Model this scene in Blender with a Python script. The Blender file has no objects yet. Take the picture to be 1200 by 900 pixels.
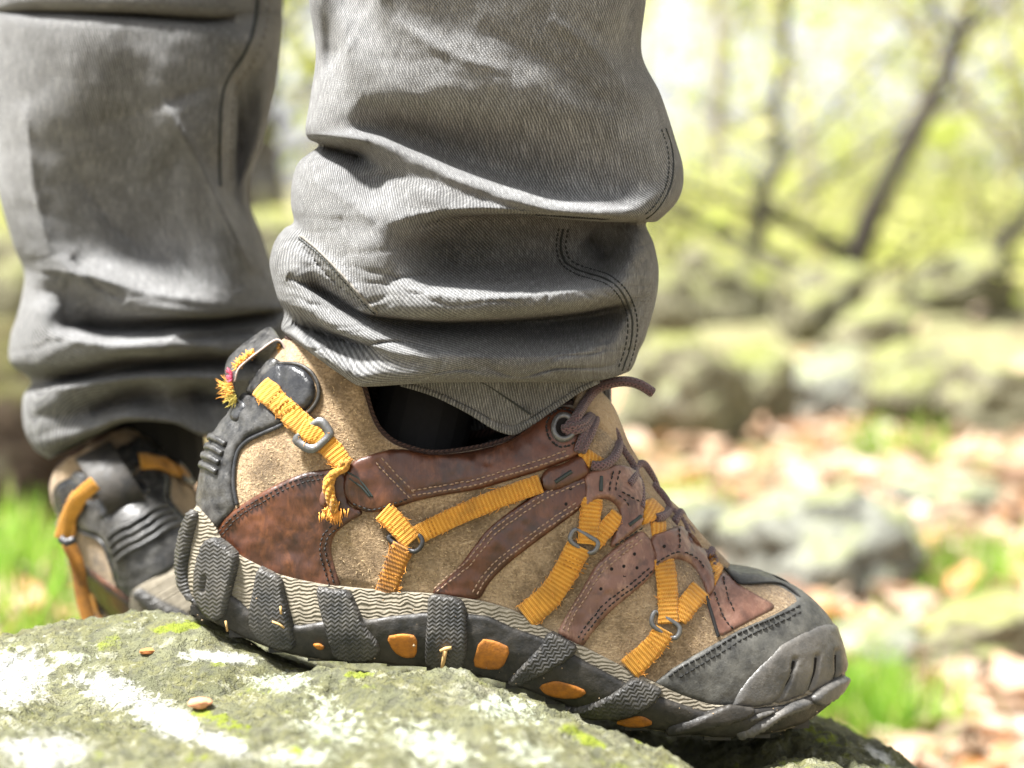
import bpy, bmesh, math, random
import numpy as np
from mathutils import Vector, Matrix, Euler
from mathutils.geometry import delaunay_2d_cdt

random.seed(7); RNG = np.random.default_rng(7)
S = bpy.context.scene
COL = S.collection
R = math.radians

# ------------------------------------------------------------------ camera
CAM = np.array([0.0, -0.95, 0.083]); PITCH = R(5.0); F = 2538.0      # focal length in photo pixels (1200 wide)
cam = bpy.data.cameras.new('camera'); camo = bpy.data.objects.new('camera', cam); COL.objects.link(camo)
camo.location = CAM; camo.rotation_euler = (math.pi/2 - PITCH, 0, 0)
cam.sensor_width = 36; cam.lens = 36*F/1200; cam.clip_start = 0.02; cam.clip_end = 400
cam.dof.use_dof = True; cam.dof.focus_distance = 0.905; cam.dof.aperture_fstop = 6.3; cam.dof.aperture_blades = 9
S.camera = camo

# ------------------------------------------------------------------ sky, sun, exposure
SUN_EL, SUN_AZ = R(66), R(-112)      # azimuth from +Y, towards -X when negative; bright overcast: broad soft sun
W = bpy.data.worlds.new('World'); S.world = W; W.use_nodes = True
nt = W.node_tree; nt.nodes.clear()
sky = nt.nodes.new('ShaderNodeTexSky'); sky.sky_type = 'NISHITA'; sky.sun_disc = False
sky.sun_elevation = SUN_EL; sky.sun_rotation = SUN_AZ
sky.air_density = 1.0; sky.dust_density = 1.6; sky.ozone_density = 0.6
hsv = nt.nodes.new('ShaderNodeHueSaturation'); hsv.inputs['Saturation'].default_value = 0.10
bg = nt.nodes.new('ShaderNodeBackground'); bg.inputs['Strength'].default_value = 0.052
wo = nt.nodes.new('ShaderNodeOutputWorld')
nt.links.new(sky.outputs[0], hsv.inputs['Color']); nt.links.new(hsv.outputs[0], bg.inputs[0]); nt.links.new(bg.outputs[0], wo.inputs[0])
sl = bpy.data.lights.new('sun', 'SUN'); sl.energy = 3.7; sl.angle = R(9); sl.color = (1, .98, .945)
so = bpy.data.objects.new('sun', sl); COL.objects.link(so)
sd = Vector((math.sin(SUN_AZ)*math.cos(SUN_EL), math.cos(SUN_AZ)*math.cos(SUN_EL), math.sin(SUN_EL)))
so.rotation_euler = sd.to_track_quat('Z', 'Y').to_euler()
S.view_settings.view_transform = 'Standard'; S.view_settings.look = 'None'; S.view_settings.gamma = 1
S.view_settings.exposure = 2.45
S.render.engine = 'CYCLES'
S.cycles.max_bounces = 6; S.cycles.diffuse_bounces = 3; S.cycles.glossy_bounces = 2; S.cycles.transmission_bounces = 3
S.cycles.use_denoising = True

# ------------------------------------------------------------------ helpers: projection, numpy noise
K = 0.000376                                        # metres per photo pixel at the shoe
_cp, _sp = math.cos(PITCH), math.sin(PITCH)
def P(px, py, Y):
    """the point on the plane y = Y that stands where photo pixel (px, py) looks"""
    px = np.asarray(px, float); py = np.asarray(py, float); Y = np.asarray(Y, float)
    u = px-600; v = 450-py
    dy = F*_cp + v*_sp; dz = -F*_sp + v*_cp
    t = (Y-CAM[1])/dy
    return np.stack(np.broadcast_arrays(CAM[0]+u*t, CAM[1]+dy*t, CAM[2]+dz*t), -1)
def ip(x, pts):
    a = np.array(pts, float); return np.interp(x, a[:, 0], a[:, 1])
def pchip(x, pts):
    a = np.array(pts, float); X, Yv = a[:, 0], a[:, 1]
    h = np.diff(X); d = np.diff(Yv)/h; m = np.zeros(len(X))
    for i in range(1, len(X)-1):
        if d[i-1]*d[i] > 0:
            w1, w2 = 2*h[i]+h[i-1], h[i]+2*h[i-1]; m[i] = (w1+w2)/(w1/d[i-1]+w2/d[i])
    m[0], m[-1] = d[0], d[-1]
    x = np.clip(np.asarray(x, float), X[0], X[-1]); i = np.clip(np.searchsorted(X, x)-1, 0, len(h)-1)
    t = (x-X[i])/h[i]
    return ((2*t**3-3*t**2+1)*Yv[i] + (t**3-2*t**2+t)*h[i]*m[i] + (-2*t**3+3*t**2)*Yv[i+1] + (t**3-t**2)*h[i]*m[i+1])
def _hash(ix, iy, iz, s):
    n = (ix.astype(np.int64)*374761393 + iy.astype(np.int64)*668265263 + iz.astype(np.int64)*2147483647 + s*974711) & 0xffffffff
    n = ((n ^ (n >> 13))*1274126177) & 0xffffffff
    return ((n ^ (n >> 16)) & 0xffffff)/float(0xffffff)*2-1
def vnoise(x, y, z=None, s=0):
    x = np.asarray(x, float); y = np.asarray(y, float); z = np.zeros_like(x) if z is None else np.asarray(z, float)
    i, j, k = np.floor(x), np.floor(y), np.floor(z); fx, fy, fz = x-i, y-j, z-k
    u, v, w = [f*f*f*(f*(f*6-15)+10) for f in (fx, fy, fz)]
    r = 0
    for a in (0, 1):
        for b in (0, 1):
            for c in (0, 1):
                r = r + _hash(i+a, j+b, k+c, s)*(u if a else 1-u)*(v if b else 1-v)*(w if c else 1-w)
    return r
def fbm(x, y, z=None, o=4, s=0, g=.5):
    r, a, f = 0, 1, 1
    for q in range(o):
        r = r + a*vnoise(np.asarray(x)*f, np.asarray(y)*f, None if z is None else np.asarray(z)*f, s+q); a *= g; f *= 2.03
    return r
def catmull(pts, n=8, closed=False):
    p = np.array(pts, float); m = len(p); out = []
    for i in range(m if closed else m-1):
        g = lambda k: p[k % m] if closed else p[min(max(k, 0), m-1)]
        a, b, c, d = g(i-1), g(i), g(i+1), g(i+2)
        for t in np.linspace(0, 1, n, endpoint=False):
            out.append(.5*(2*b+(c-a)*t+(2*a-5*b+4*c-d)*t*t+(3*b-a-3*c+d)*t**3))
    if not closed: out.append(p[-1])
    return np.array(out)
def resample(p, step, closed=False):
    p = np.array(p, float)
    if closed: p = np.vstack([p, p[:1]])
    L = np.r_[0, np.cumsum(np.linalg.norm(np.diff(p, axis=0), axis=1))]
    n = max(2, int(round(L[-1]/step)))
    s = np.linspace(0, L[-1], n+1)
    q = np.stack([np.interp(s, L, p[:, k]) for k in range(p.shape[1])], 1)
    return q[:-1] if closed else q

# ------------------------------------------------------------------ helpers: objects
ORG = {}
def empty(name, loc, label=None, cat=None, group=None, kind=None, parent=None):
    o = bpy.data.objects.new(name, None); COL.objects.link(o); o.empty_display_size = .05
    o.location = loc; ORG[o] = np.array(loc, float)
    if parent: o.parent = parent
    tag(o, label, cat, group, kind); return o
def tag(o, label=None, cat=None, group=None, kind=None):
    for k, v in (('label', label), ('category', cat), ('group', group), ('kind', kind)):
        if v: o[k] = v
    return o
def org(o):
    while o is not None:
        if o in ORG: return ORG[o]
        o = o.parent
    return np.zeros(3)
def mk(name, V, Fc, mat, parent=None, uv=None, smooth=True, attrs=None):
    V = np.asarray(V, float) - org(parent)
    me = bpy.data.meshes.new(name)
    me.from_pydata(V.tolist(), [], Fc if isinstance(Fc, list) else Fc.tolist())
    if smooth: me.shade_smooth()
    if uv is not None:
        l = me.uv_layers.new(name='UVMap'); idx = np.zeros(len(me.loops), int); me.loops.foreach_get('vertex_index', idx)
        l.data.foreach_set('uv', np.asarray(uv, np.float32)[idx].ravel())
    for k, a in (attrs or {}).items():
        at = me.attributes.new(k, 'FLOAT', 'POINT'); at.data.foreach_set('value', np.asarray(a, np.float32))
    me.materials.append(mat)
    me.update()
    o = bpy.data.objects.new(name, me); COL.objects.link(o)
    if parent: o.parent = parent
    return o
def recalc(o):
    bm = bmesh.new(); bm.from_mesh(o.data); bmesh.ops.recalc_face_normals(bm, faces=bm.faces); bm.to_mesh(o.data); bm.free()
    return o
def grid_faces(n, m, closeu=False, off=0):
    """n rows x m columns"""
    i, j = np.meshgrid(np.arange(n-1), np.arange(m if closeu else m-1), indexing='ij')
    j2 = (j+1) % m
    return (np.stack([i*m+j, i*m+j2, (i+1)*m+j2, (i+1)*m+j], -1).reshape(-1, 4)+off)
class MB:
    """collects pieces of one mesh"""
    def __init__(s): s.V, s.F, s.U, s.n = [], [], [], 0
    def add(s, V, Fc, uv=None):
        V = np.asarray(V, float); s.V.append(V); s.U.append(np.zeros((len(V), 2)) if uv is None else np.asarray(uv, float))
        s.F += [[int(a)+s.n for a in f] for f in Fc]; s.n += len(V)
    def tube(s, pts, r, sides=8, cap=True, flat=1.0, up=None):
        p = np.array(pts, float); n = len(p); r = np.broadcast_to(np.asarray(r, float), (n,))
        T = np.gradient(p, axis=0); T /= np.linalg.norm(T, axis=1)[:, None]+1e-12
        u = np.array(up if up is not None else (0, -1, .2), float)
        if abs(T[0] @ u)/np.linalg.norm(u) > .95: u = np.array((1., 0, 0))
        V, UV = [], []; L = 0
        for i in range(n):
            u = u - (u @ T[i])*T[i]; u /= np.linalg.norm(u)+1e-12; w = np.cross(T[i], u)
            if i: L += np.linalg.norm(p[i]-p[i-1])
            for k in range(sides):
                a = 2*math.pi*k/sides
                V.append(p[i]+r[i]*(math.cos(a)*u*flat+math.sin(a)*w)); UV.append((L/K, k*2*math.pi*r[i]/sides/K))
        Fc = grid_faces(n, sides, True).tolist()
        if cap: Fc += [list(range(sides))[::-1], [(n-1)*sides+k for k in range(sides)]]
        s.add(V, Fc, UV)
    def obj(s, name, mat, parent=None, smooth=True):
        return mk(name, np.vstack(s.V), s.F, mat, parent, np.vstack(s.U), smooth)

# ------------------------------------------------------------------ helpers: materials
class NT:
    def __init__(s, name):
        s.m = bpy.data.materials.new(name); s.m.use_nodes = True; s.t = s.m.node_tree
        s.b = s.t.nodes['Principled BSDF']; s.out = s.t.nodes['Material Output']; s.h = None
    def n(s, t, **kw):
        o = s.t.nodes.new('ShaderNode'+t)
        for k, v in kw.items():
            if hasattr(o, k) and not isinstance(v, tuple): setattr(o, k, v)
        return o
    def link(s, a, b): s.t.links.new(a, b)
    def val(s, sock, v):
        if hasattr(v, 'is_output'): s.link(v, sock)
        else: sock.default_value = v
    def co(s, kind='Object'): return s.n('TexCoord').outputs[kind]
    def mapping(s, v, scale=(1, 1, 1), rot=(0, 0, 0)):
        o = s.n('Mapping'); s.link(v, o.inputs[0]); o.inputs['Scale'].default_value = scale; o.inputs['Rotation'].default_value = rot; return o.outputs[0]
    def noise(s, v, scale, det=3, rough=.55, dist=0):
        o = s.n('TexNoise'); s.link(v, o.inputs['Vector']); o.inputs['Scale'].default_value = scale; o.inputs['Detail'].default_value = det
        o.inputs['Roughness'].default_value = rough; o.inputs['Distortion'].default_value = dist; return o.outputs[0]
    def voro(s, v, scale, feat='F1', out='Distance'):
        o = s.n('TexVoronoi'); o.feature = feat; s.link(v, o.inputs['Vector']); o.inputs['Scale'].default_value = scale; return o.outputs[out]
    def ramp(s, f, stops):
        o = s.n('ValToRGB'); s.val(o.inputs[0], f); e = o.color_ramp.elements
        while len(e) < len(stops): e.new(.5)
        for q, (p, c) in zip(e, stops):
            q.position = p; q.color = (c, c, c, 1) if isinstance(c, (int, float)) else (*c, 1)
        return o.outputs[0]
    def mix(s, f, a, b, mode='MIX'):
        o = s.n('Mix'); o.data_type = 'RGBA'; o.blend_type = mode
        s.val(o.inputs['Factor'], f)
        for k, v in ((6, a), (7, b)): s.val(o.inputs[k], (*v, 1) if isinstance(v, tuple) else v)
        return o.outputs[2]
    def math(s, op, a, b=0., c=None):
        o = s.n('Math'); o.operation = op; s.val(o.inputs[0], a); s.val(o.inputs[1], b)
        if c is not None: s.val(o.inputs[2], c)
        return o.outputs[0]
    def sep(s, v):
        o = s.n('SeparateXYZ'); s.link(v, o.inputs[0]); return o.outputs
    def attr(s, name):
        o = s.n('Attribute'); o.attribute_name = name; return o.outputs['Fac']
    def col(s, c): s.val(s.b.inputs['Base Color'], (*c, 1) if isinstance(c, tuple) else c)
    def rough(s, r): s.val(s.b.inputs['Roughness'], r)
    def bump(s, h, dist, strength=1.0):
        o = s.n('Bump'); s.link(h, o.inputs['Height']); o.inputs['Distance'].default_value = dist; o.inputs['Strength'].default_value = strength
        if s.h: s.link(s.h, o.inputs['Normal'])
        s.h = o.outputs[0]; s.link(s.h, s.b.inputs['Normal'])
    def set(s, **kw):
        for k, v in kw.items(): s.val(s.b.inputs[k.replace('_', ' ')], v)
    def sin(s, f): return s.math('SINE', f)
def wave01(t, f): return t.math('MULTIPLY_ADD', t.sin(f), .5, .5)

M = {}
def m_suede(name, a, b, c):
    t = NT(name); o = t.co()
    n1 = t.noise(o, 900, 4, .7); n2 = t.noise(o, 55, 4, .6); n3 = t.noise(t.mapping(o, (1, 1, 2.2), (0, .6, 0)), 420, 3, .6)
    cc = t.mix(t.ramp(n1, [(.36, 0.), (.62, 1.)]), a, b)
    cc = t.mix(t.ramp(n3, [(.52, 0.), (.72, .6)]), cc, c)
    cc = t.mix(t.ramp(n2, [(.34, .75), (.58, 0.)]), cc, tuple(x*.5 for x in a)); cc = t.mix(t.ramp(t.noise(o, 24, 4, .7), [(.5, 0.), (.7, .45)]), cc, c)
    t.col(cc); t.rough(.95); t.set(Sheen_Weight=.25, Sheen_Roughness=.5, Specular_IOR_Level=.15)
    t.bump(n2, .0012, .5); t.bump(n1, .0011, .9); t.bump(n3, .0008, .7)
    M[name] = t.m
m_suede('suede', (.17, .113, .062), (.37, .262, .15), (.60, .45, .28))
m_suede('suede_tongue', (.30, .21, .12), (.40, .29, .175), (.5, .38, .24))
def m_leather(name, a, b, scuff, amt):
    t = NT(name); o = t.co()
    n1 = t.noise(o, 38, 5, .65, .4); n2 = t.noise(o, 150, 5, .7); n3 = t.noise(t.mapping(o, (1.3, 1, .55), (0, .6, 0)), 95, 6, .75, .5)
    cc = t.mix(t.ramp(n1, [(.34, 0.), (.66, 1.)]), a, b)
    cc = t.mix(t.math('MULTIPLY', t.ramp(n3, [(.5, 0.), (.72, 1.)]), amt), cc, scuff)
    cc = t.mix(t.ramp(n2, [(.34, .5), (.50, 0.)]), cc, tuple(x*.35 for x in a))
    t.col(cc); t.rough(t.ramp(n2, [(.3, .32), (.7, .48)])); t.set(Specular_IOR_Level=.6)
    t.bump(t.noise(o, 38, 2, .5, .4), .0035, .5); t.bump(t.noise(t.mapping(o, (1.6, 1, .3), (0, .45, 0)), 150, 2, .5, .8), .0008, .5)
    M[name] = t.m
m_leather('leather_dark', (.022, .006, .0025), (.088, .026, .008), (.24, .085, .026), .42)
m_leather('leather_brown', (.026, .007, .003), (.100, .030, .011), (.22, .08, .03), .45)
m_leather('leather_pale_skylit', (.085, .034, .021), (.215, .105, .070), (.40, .24, .165), .7)  # same brown leather, paler: sky light on upward faces put into the colour
def m_web(name, a, b, dirt):
    t = NT(name); uv = t.co('UV'); s = t.sep(uv); o = t.co()
    rib = wave01(t, t.math('MULTIPLY', s[0], 1.3))
    fine = wave01(t, t.math('ADD', t.math('MULTIPLY', s[1], 3.2), t.math('MULTIPLY', s[0], .87)))
    n = t.noise(o, 90, 4, .65); n2 = t.noise(o, 800, 2)
    cc = t.mix(rib, b, a); cc = t.mix(t.math('MULTIPLY', fine, .25), cc, b)
    cc = t.mix(t.math('MULTIPLY', t.ramp(n, [(.40, 0.), (.72, 1.)]), dirt), cc, (.10, .045, .012))
    t.col(cc); t.rough(.75); t.set(Sheen_Weight=.15, Specular_IOR_Level=.3)
    t.bump(rib, .00042, .7); t.bump(fine, .0004, .6); t.bump(n2, .0003, .5)
    M[name] = t.m
m_web('webbing', (.70, .35, .05), (.53, .22, .016), .5)
m_web('webbing_dirty', (.46, .20, .02), (.27, .10, .007), .95)
def m_rubber(name, a, dust, amt, rough=.45, zig=None, sc=70):
    t = NT(name); o = t.co(); n = t.noise(o, sc, 5, .7); n2 = t.noise(o, 1100, 3, .7); n3 = t.noise(o, 260, 4, .7)
    f = t.math('MULTIPLY', t.ramp(n, [(.38, 0.), (.68, 1.)]), amt)
    cc = t.mix(f, a, dust)
    cc = t.mix(t.ramp(n3, [(.55, 0.), (.75, .45*min(1, amt*2))]), cc, dust)
    if zig:
        s = t.sep(t.co('UV')); wob = t.noise(t.co('UV'), .06, 2)
        tri = t.math('PINGPONG', s[0], zig[0])
        w = wave01(t, t.math('MULTIPLY', t.math('ADD', t.math('MULTIPLY', tri, zig[2]), t.math('MULTIPLY_ADD', wob, 9. if name == 'midsole' else 1.5, s[1])), 6.283/zig[1]))
        cc = t.mix(t.ramp(w, [(.15, .0), (.75, .35)]), cc, tuple(min(1, x*1.25+.004) for x in a)); t.bump(w, .00032 if name != 'midsole' else .0006, .8)
    t.col(cc); t.rough(t.ramp(n3, [(.3, rough-.08), (.7, rough+.25)])); t.set(Specular_IOR_Level=.45)
    t.bump(n3, .0006, .5); t.bump(n2, .00025, .6)
    M[name] = t.m
m_rubber('rubber', (.009, .009, .009), (.12, .10, .075), .30)
m_rubber('rubber_lug', (.020, .020, .0205), (.15, .135, .11), .5, .42, (4.2, 4.6, .75))  # light on the lug tops put into a lighter base and extra dust
m_rubber('rubber_grey', (.028, .028, .026), (.17, .165, .145), .8, .40, None, 45)
m_rubber('rubber_bumper', (.042, .0415, .040), (.19, .175, .155), .65, .34, None, 45)
m_rubber('rubber_counter', (.011, .0115, .013), (.14, .135, .125), .55, .30, None, 95)
m_rubber('rubber_gloss', (.010, .011, .014), (.10, .10, .10), .35, .20)
m_rubber('midsole', (.15, .13, .095), (.29, .255, .195), .95, .8, (9, 4.4, .22), 200)
m_rubber('insert_orange', (.42, .15, .012), (.16, .06, .014), .8, .6, None, 200)
def m_plain(name, c, rough=.6, metal=0., sc=300, var=.35, bump=.0003, spec=.4):
    t = NT(name); n = t.noise(t.co(), sc, 4, .65)
    t.col(t.mix(n, tuple(x*(1-var) for x in c), tuple(min(1, x*(1+var)) for x in c))); t.rough(rough); t.set(Metallic=metal, Specular_IOR_Level=spec); t.bump(n, bump, .6)
    M[name] = t.m; return t
m_plain('thread_orange', (.36, .15, .02), .8)
m_plain('dirt', (.30, .22, .14), .95, sc=900)
m_plain('straw', (.48, .30, .12), .8)
m_plain('metal', (.15, .15, .15), .42, .6, 700)
m_plain('metal_dark', (.05, .05, .052), .4, .5, 700)
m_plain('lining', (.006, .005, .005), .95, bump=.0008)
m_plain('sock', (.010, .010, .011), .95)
m_plain('thread', (.085, .045, .03), .7, sc=900)
m_plain('thread_dark', (.012, .012, .012), .7)
m_plain('thread_light', (.33, .22, .15), .7, sc=900)
m_plain('thread_grey', (.20, .20, .19), .8)
m_plain('hole', (.006, .004, .003), .9)
m_plain('mark', (.022, .030, .028), .5)
m_plain('skin_fiber', (.62, .47, .28), .8)
m_plain('fray_orange', (.75, .33, .06), .8); m_plain('fray_pink', (.60, .10, .18), .8); m_plain('fray_yellow', (.55, .45, .10), .8)
m_plain('fiber_cut', (.45, .36, .32), .8)
t = NT('lace'); s_ = t.sep(t.co('UV'))
w1 = wave01(t, t.math('ADD', t.math('MULTIPLY', s_[0], 1.3), t.math('MULTIPLY', s_[1], 1.1))); w2 = wave01(t, t.math('SUBTRACT', t.math('MULTIPLY', s_[0], 1.3), t.math('MULTIPLY', s_[1], 1.1)))
ww = t.math('MAXIMUM', w1, w2)
t.col(t.mix(ww, (.022, .010, .011), (.135, .070, .074))); t.rough(.8); t.set(Sheen_Weight=.2); t.bump(ww, .0008, .8); M['lace'] = t.m
t = NT('binding'); s_ = t.sep(t.co('UV')); w1 = wave01(t, t.math('ADD', t.math('MULTIPLY', s_[0], 1.1), t.math('MULTIPLY', s_[1], .8)))
t.col(t.mix(w1, (.022, .010, .008), (.085, .042, .030))); t.rough(.85); t.bump(w1, .0009, .8); M['binding'] = t.m
def m_denim(name, fine=True):
    t = NT(name); uv = t.co('UV'); s = t.sep(uv); o = t.co()      # uv in photo-pixel sized units along / down the cloth
    jit = t.noise(t.mapping(uv, (.02, .004, 1)), 1, 3)
    thr = t.noise(t.mapping(uv, (.9, .045, 1)), 1, 3, .6)          # single warp threads: streaky down the leg
    ph = t.math('ADD', t.math('MULTIPLY_ADD', s[0], 1.62, t.math('MULTIPLY', s[1], -.70)), t.math('MULTIPLY', jit, 2.2))
    tw = wave01(t, ph)
    br = t.noise(t.mapping(uv, (.55, .55, 1)), 1, 2)
    tw = t.math('MULTIPLY', tw, t.ramp(br, [(.32, .25), (.68, 1.)]))
    big = t.noise(o, 22, 5, .6); mid = t.noise(o, 75, 4, .65)
    base = t.mix(t.ramp(big, [(.32, 0.), (.68, 1.)]), (.120, .125, .132), (.325, .332, .342))
    base = t.mix(t.ramp(mid, [(.35, .40), (.6, 0.)]), base, (.062, .061, .060))
    c = t.mix(tw, t.mix(.72, base, (.008, .0075, .007)), t.mix(.34, base, (.56, .55, .53)))
    c = t.mix(t.ramp(thr, [(.38, .5), (.52, 0.)]), c, (.05, .049, .046))
    c = t.mix(t.ramp(thr, [(.55, 0.), (.75, .55)]), c, (.50, .495, .48))
    wear = t.attr('wear')                                           # rubbed pale along the ridges of the folds: a property of the cloth
    c = t.mix(t.math('MULTIPLY', wear, .45), c, (.50, .485, .455))
    t.col(c); t.rough(.95); t.set(Specular_IOR_Level=.12, Sheen_Weight=.12)
    t.bump(mid, .0016, .35); t.bump(thr, .0004, .45); t.bump(tw, .0007, .75)
    M[name] = t.m
m_denim('denim')
m_plain('seam', (.16, .15, .135), .95, sc=800, var=.6, bump=.0006)
m_plain('seam_dark', (.028, .031, .030), .95, sc=900)

# ================================================================== ROCK, GROUND, BACKGROUND
def project(V):
    d = np.asarray(V)-CAM; f = d[..., 1]*_cp-d[..., 2]*_sp; up = d[..., 1]*_sp+d[..., 2]*_cp
    return 600+F*d[..., 0]/f, 450-F*up/f
# -- materials of the place
t = NT('rock'); o = t.co()
n1, n2, n3, n4 = t.noise(o, 14, 5, .65, .3), t.noise(o, 60, 5, .7), t.noise(o, 240, 4, .7), t.noise(o, 700, 3, .7)
c = t.mix(t.ramp(n1, [(.35, 0.), (.65, 1.)]), (.066, .069, .040), (.148, .150, .088))
c = t.mix(t.ramp(n2, [(.42, 0.), (.62, .75)]), c, (.12, .115, .045)); c = t.mix(t.ramp(t.noise(o, 27, 5, .75), [(.55, 0.), (.68, .7)]), c, (.065, .060, .040)); c = t.mix(t.ramp(t.noise(o, 48, 5, .7), [(.58, 0.), (.7, .6)]), c, (.27, .26, .19))                    # olive crust
c = t.mix(t.ramp(n3, [(.38, .7), (.50, 0.)]), c, (.07, .07, .05))                   # dark pits
c = t.mix(t.ramp(t.noise(o, 120, 4, .7, .6), [(.56, 0.), (.70, .55)]), c, (.33, .33, .27))  # pale grains
c = t.mix(t.ramp(t.noise(o, 33, 5, .75), [(.60, 0.), (.70, .85)]), c, (.17, .20, .025))  # moss
f1 = t.math('ADD', t.attr('lichen'), t.math('MULTIPLY_ADD', n3, .9, -.45)); f1 = t.math('ADD', f1, t.math('MULTIPLY_ADD', n2, .9, -.45)); f1 = t.math('ADD', f1, t.math('MULTIPLY_ADD', n4, .5, -.25))
c = t.mix(t.ramp(f1, [(.30, 0.), (.66, .95)]), c, t.mix(t.ramp(n3, [(.35, 0.), (.6, 1.)]), (.19, .20, .165), (.43, .43, .405)))
f2 = t.math('ADD', t.attr('lichen_green'), t.math('MULTIPLY_ADD', n3, 1.3, -.65)); f2 = t.math('ADD', f2, t.math('MULTIPLY_ADD', n2, .9, -.45))
c = t.mix(t.ramp(f2, [(.28, 0.), (.58, .85)]), c, t.mix(t.ramp(n3, [(.35, 0.), (.62, 1.)]), (.16, .18, .12), (.40, .43, .35)))
f3 = t.math('ADD', t.attr('moss'), t.math('MULTIPLY_ADD', n3, 1.0, -.5))
c = t.mix(t.ramp(f3, [(.46, 0.), (.6, .95)]), c, t.mix(n4, (.05, .075, .008), (.24, .27, .03)))
t.col(c); t.rough(.92); t.set(Specular_IOR_Level=.2); t.bump(n2, .004, .6); t.bump(n3, .0022, .9); t.bump(n4, .0011, .9); M['rock'] = t.m
def m_boulder(name, a, b, moss, lich):
    t = NT(name); o = t.co(); n1, n2, n3 = t.noise(o, 4, 5, .65), t.noise(o, 14, 5, .7), t.noise(o, 45, 4, .7)
    nz = t.sep(t.n('NewGeometry').outputs['Normal'])[2]
    c = t.mix(t.ramp(n1, [(.35, 0.), (.65, 1.)]), a, b)
    c = t.mix(t.ramp(n3, [(.42, .7), (.52, 0.)]), c, tuple(x*.35 for x in a))
    c = t.mix(t.ramp(n2, [(.56, 0.), (.64, lich)]), c, (.60, .61, .56))
    c = t.mix(t.ramp(t.math('MULTIPLY_ADD', nz, .3, n2), [(.62, 0.), (.75, moss)]), c, (.17, .19, .035))
    t.col(c); t.rough(.95); t.set(Specular_IOR_Level=.15); t.bump(n2, .03, .6); t.bump(n3, .01, .6); M[name] = t.m
m_boulder('boulder_mossy', (.125, .12, .075), (.225, .21, .14), .6, .4)
m_boulder('boulder_pale', (.15, .155, .13), (.25, .255, .22), .45, .7)
m_boulder('boulder_brown', (.03, .022, .015), (.065, .047, .03), .2, .05)
t = NT('litter_ground'); o = t.co(); n1, n2, n3 = t.noise(o, .8, 5, .6), t.noise(o, 9, 5, .75), t.noise(o, 30, 4, .7)
c = t.mix(t.ramp(n2, [(.35, 0.), (.62, 1.)]), (.13, .08, .048), (.32, .24, .165)); c = t.mix(t.ramp(n1, [(.42, 0.), (.60, .8)]), c, (.15, .165, .055)); py_s = t.sep(o)[1]; c = t.mix(t.math('MULTIPLY', t.math('SMOOTHSTEP' if False else 'MINIMUM', t.math('MAXIMUM', t.math('MULTIPLY_ADD', py_s, .7, -3.3), 0.), 1.), .85), c, t.mix(n2, (.11, .11, .05), (.29, .285, .16)))
c = t.mix(t.ramp(n3, [(.38, .7), (.5, 0.)]), c, (.10, .065, .04)); t.col(c); t.rough(1); t.set(Specular_IOR_Level=.1); t.bump(n2, .03, .7); M['ground'] = t.m
def m_leaf(name, stops, trans=.35):
    t = NT(name); a = t.attr('tone'); c = t.ramp(a, stops); t.col(c); t.rough(.6); t.set(Specular_IOR_Level=.3)
    tr = t.n('BsdfTranslucent'); t.val(tr.inputs[0], c); mx = t.n('MixShader'); mx.inputs[0].default_value = trans
    t.link(t.b.outputs[0], mx.inputs[1]); t.link(tr.outputs[0], mx.inputs[2]); t.link(mx.outputs[0], t.out.inputs[0]); M[name] = t.m
m_leaf('spring_leaf', [(0., (.22, .27, .05)), (.5, (.42, .45, .12)), (1., (.60, .58, .26))], .55)
m_leaf('litter', [(0., (.12, .055, .027)), (.3, (.34, .24, .16)), (.62, (.50, .39, .29)), (.84, (.46, .20, .07)), (1., (.58, .50, .41))], .25)
m_leaf('grass', [(0., (.10, .22, .015)), (.5, (.20, .38, .03)), (.8, (.36, .46, .07)), (1., (.62, .56, .32))], .4)
t = NT('bark'); o = t.co(); n2 = t.noise(t.mapping(o, (1, 1, .25)), 30, 5, .7); c = t.mix(n2, (.010, .008, .005), (.045, .036, .023))
c = t.mix(t.ramp(t.noise(o, 5, 4, .6), [(.55, 0.), (.7, .4)]), c, (.10, .115, .03)); t.col(c); t.rough(.95); t.bump(n2, .01, .7); M['bark'] = t.m
t = NT('bark_pale'); o = t.co(); n2 = t.noise(t.mapping(o, (1, 1, .25)), 25, 5, .7); t.col(t.mix(n2, (.17, .145, .11), (.34, .30, .24))); t.rough(.95); t.bump(n2, .01, .7); M['bark_pale'] = t.m

m_plain('pebble', (.52, .24, .13), .8, sc=250); m_plain('flake', (.42, .16, .05), .8); m_plain('moss_tuft', (.10, .14, .015), .95, sc=900, var=.6, bump=.002)
# -- the rock the person stands on: control points (photo pixel + distance) and a smooth sheet through them
GZ = -.52
cps = []
def cp(px, py, Y, dz=0): p = P(px, py, Y); cps.append((p[0], p[1], p[2]+dz))
for px, py in ((222, 727), (250, 737), (300, 757), (350, 775), (400, 786), (440, 788)): cp(px, py, -.02); cp(px, py-5, .03)
for px, py in ((500, 806), (560, 822), (620, 850), (690, 880), (760, 900), (840, 906)): cp(px, py, -.02)
for px, py in ((880, 868), (930, 856), (965, 852), (1000, 868), (1060, 895), (1120, 925), (1200, 990)): cp(px, py, .035)
for px, py in ((930, 905), (1000, 912), (1080, 960), (860, 930)): cp(px, py, -.05)
for px, py in ((380, 780), (440, 790), (520, 802), (590, 812), (640, 834), (690, 858), (740, 880), (790, 908)): cp(px, py, -.085)
for px, py in ((0, 766), (60, 752), (120, 740), (180, 729), (240, 727)): cp(px, py, .06)
for px, py in ((-150, 790), (0, 800), (150, 790), (280, 790)): cp(px, py, -.06)
for px, py in ((-150, 930), (0, 910), (200, 908), (400, 905), (560, 900), (660, 905)): cp(px, py, -.235)
for px, py in ((300, 842), (480, 848), (600, 862), (120, 850)): cp(px, py, -.15)
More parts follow.
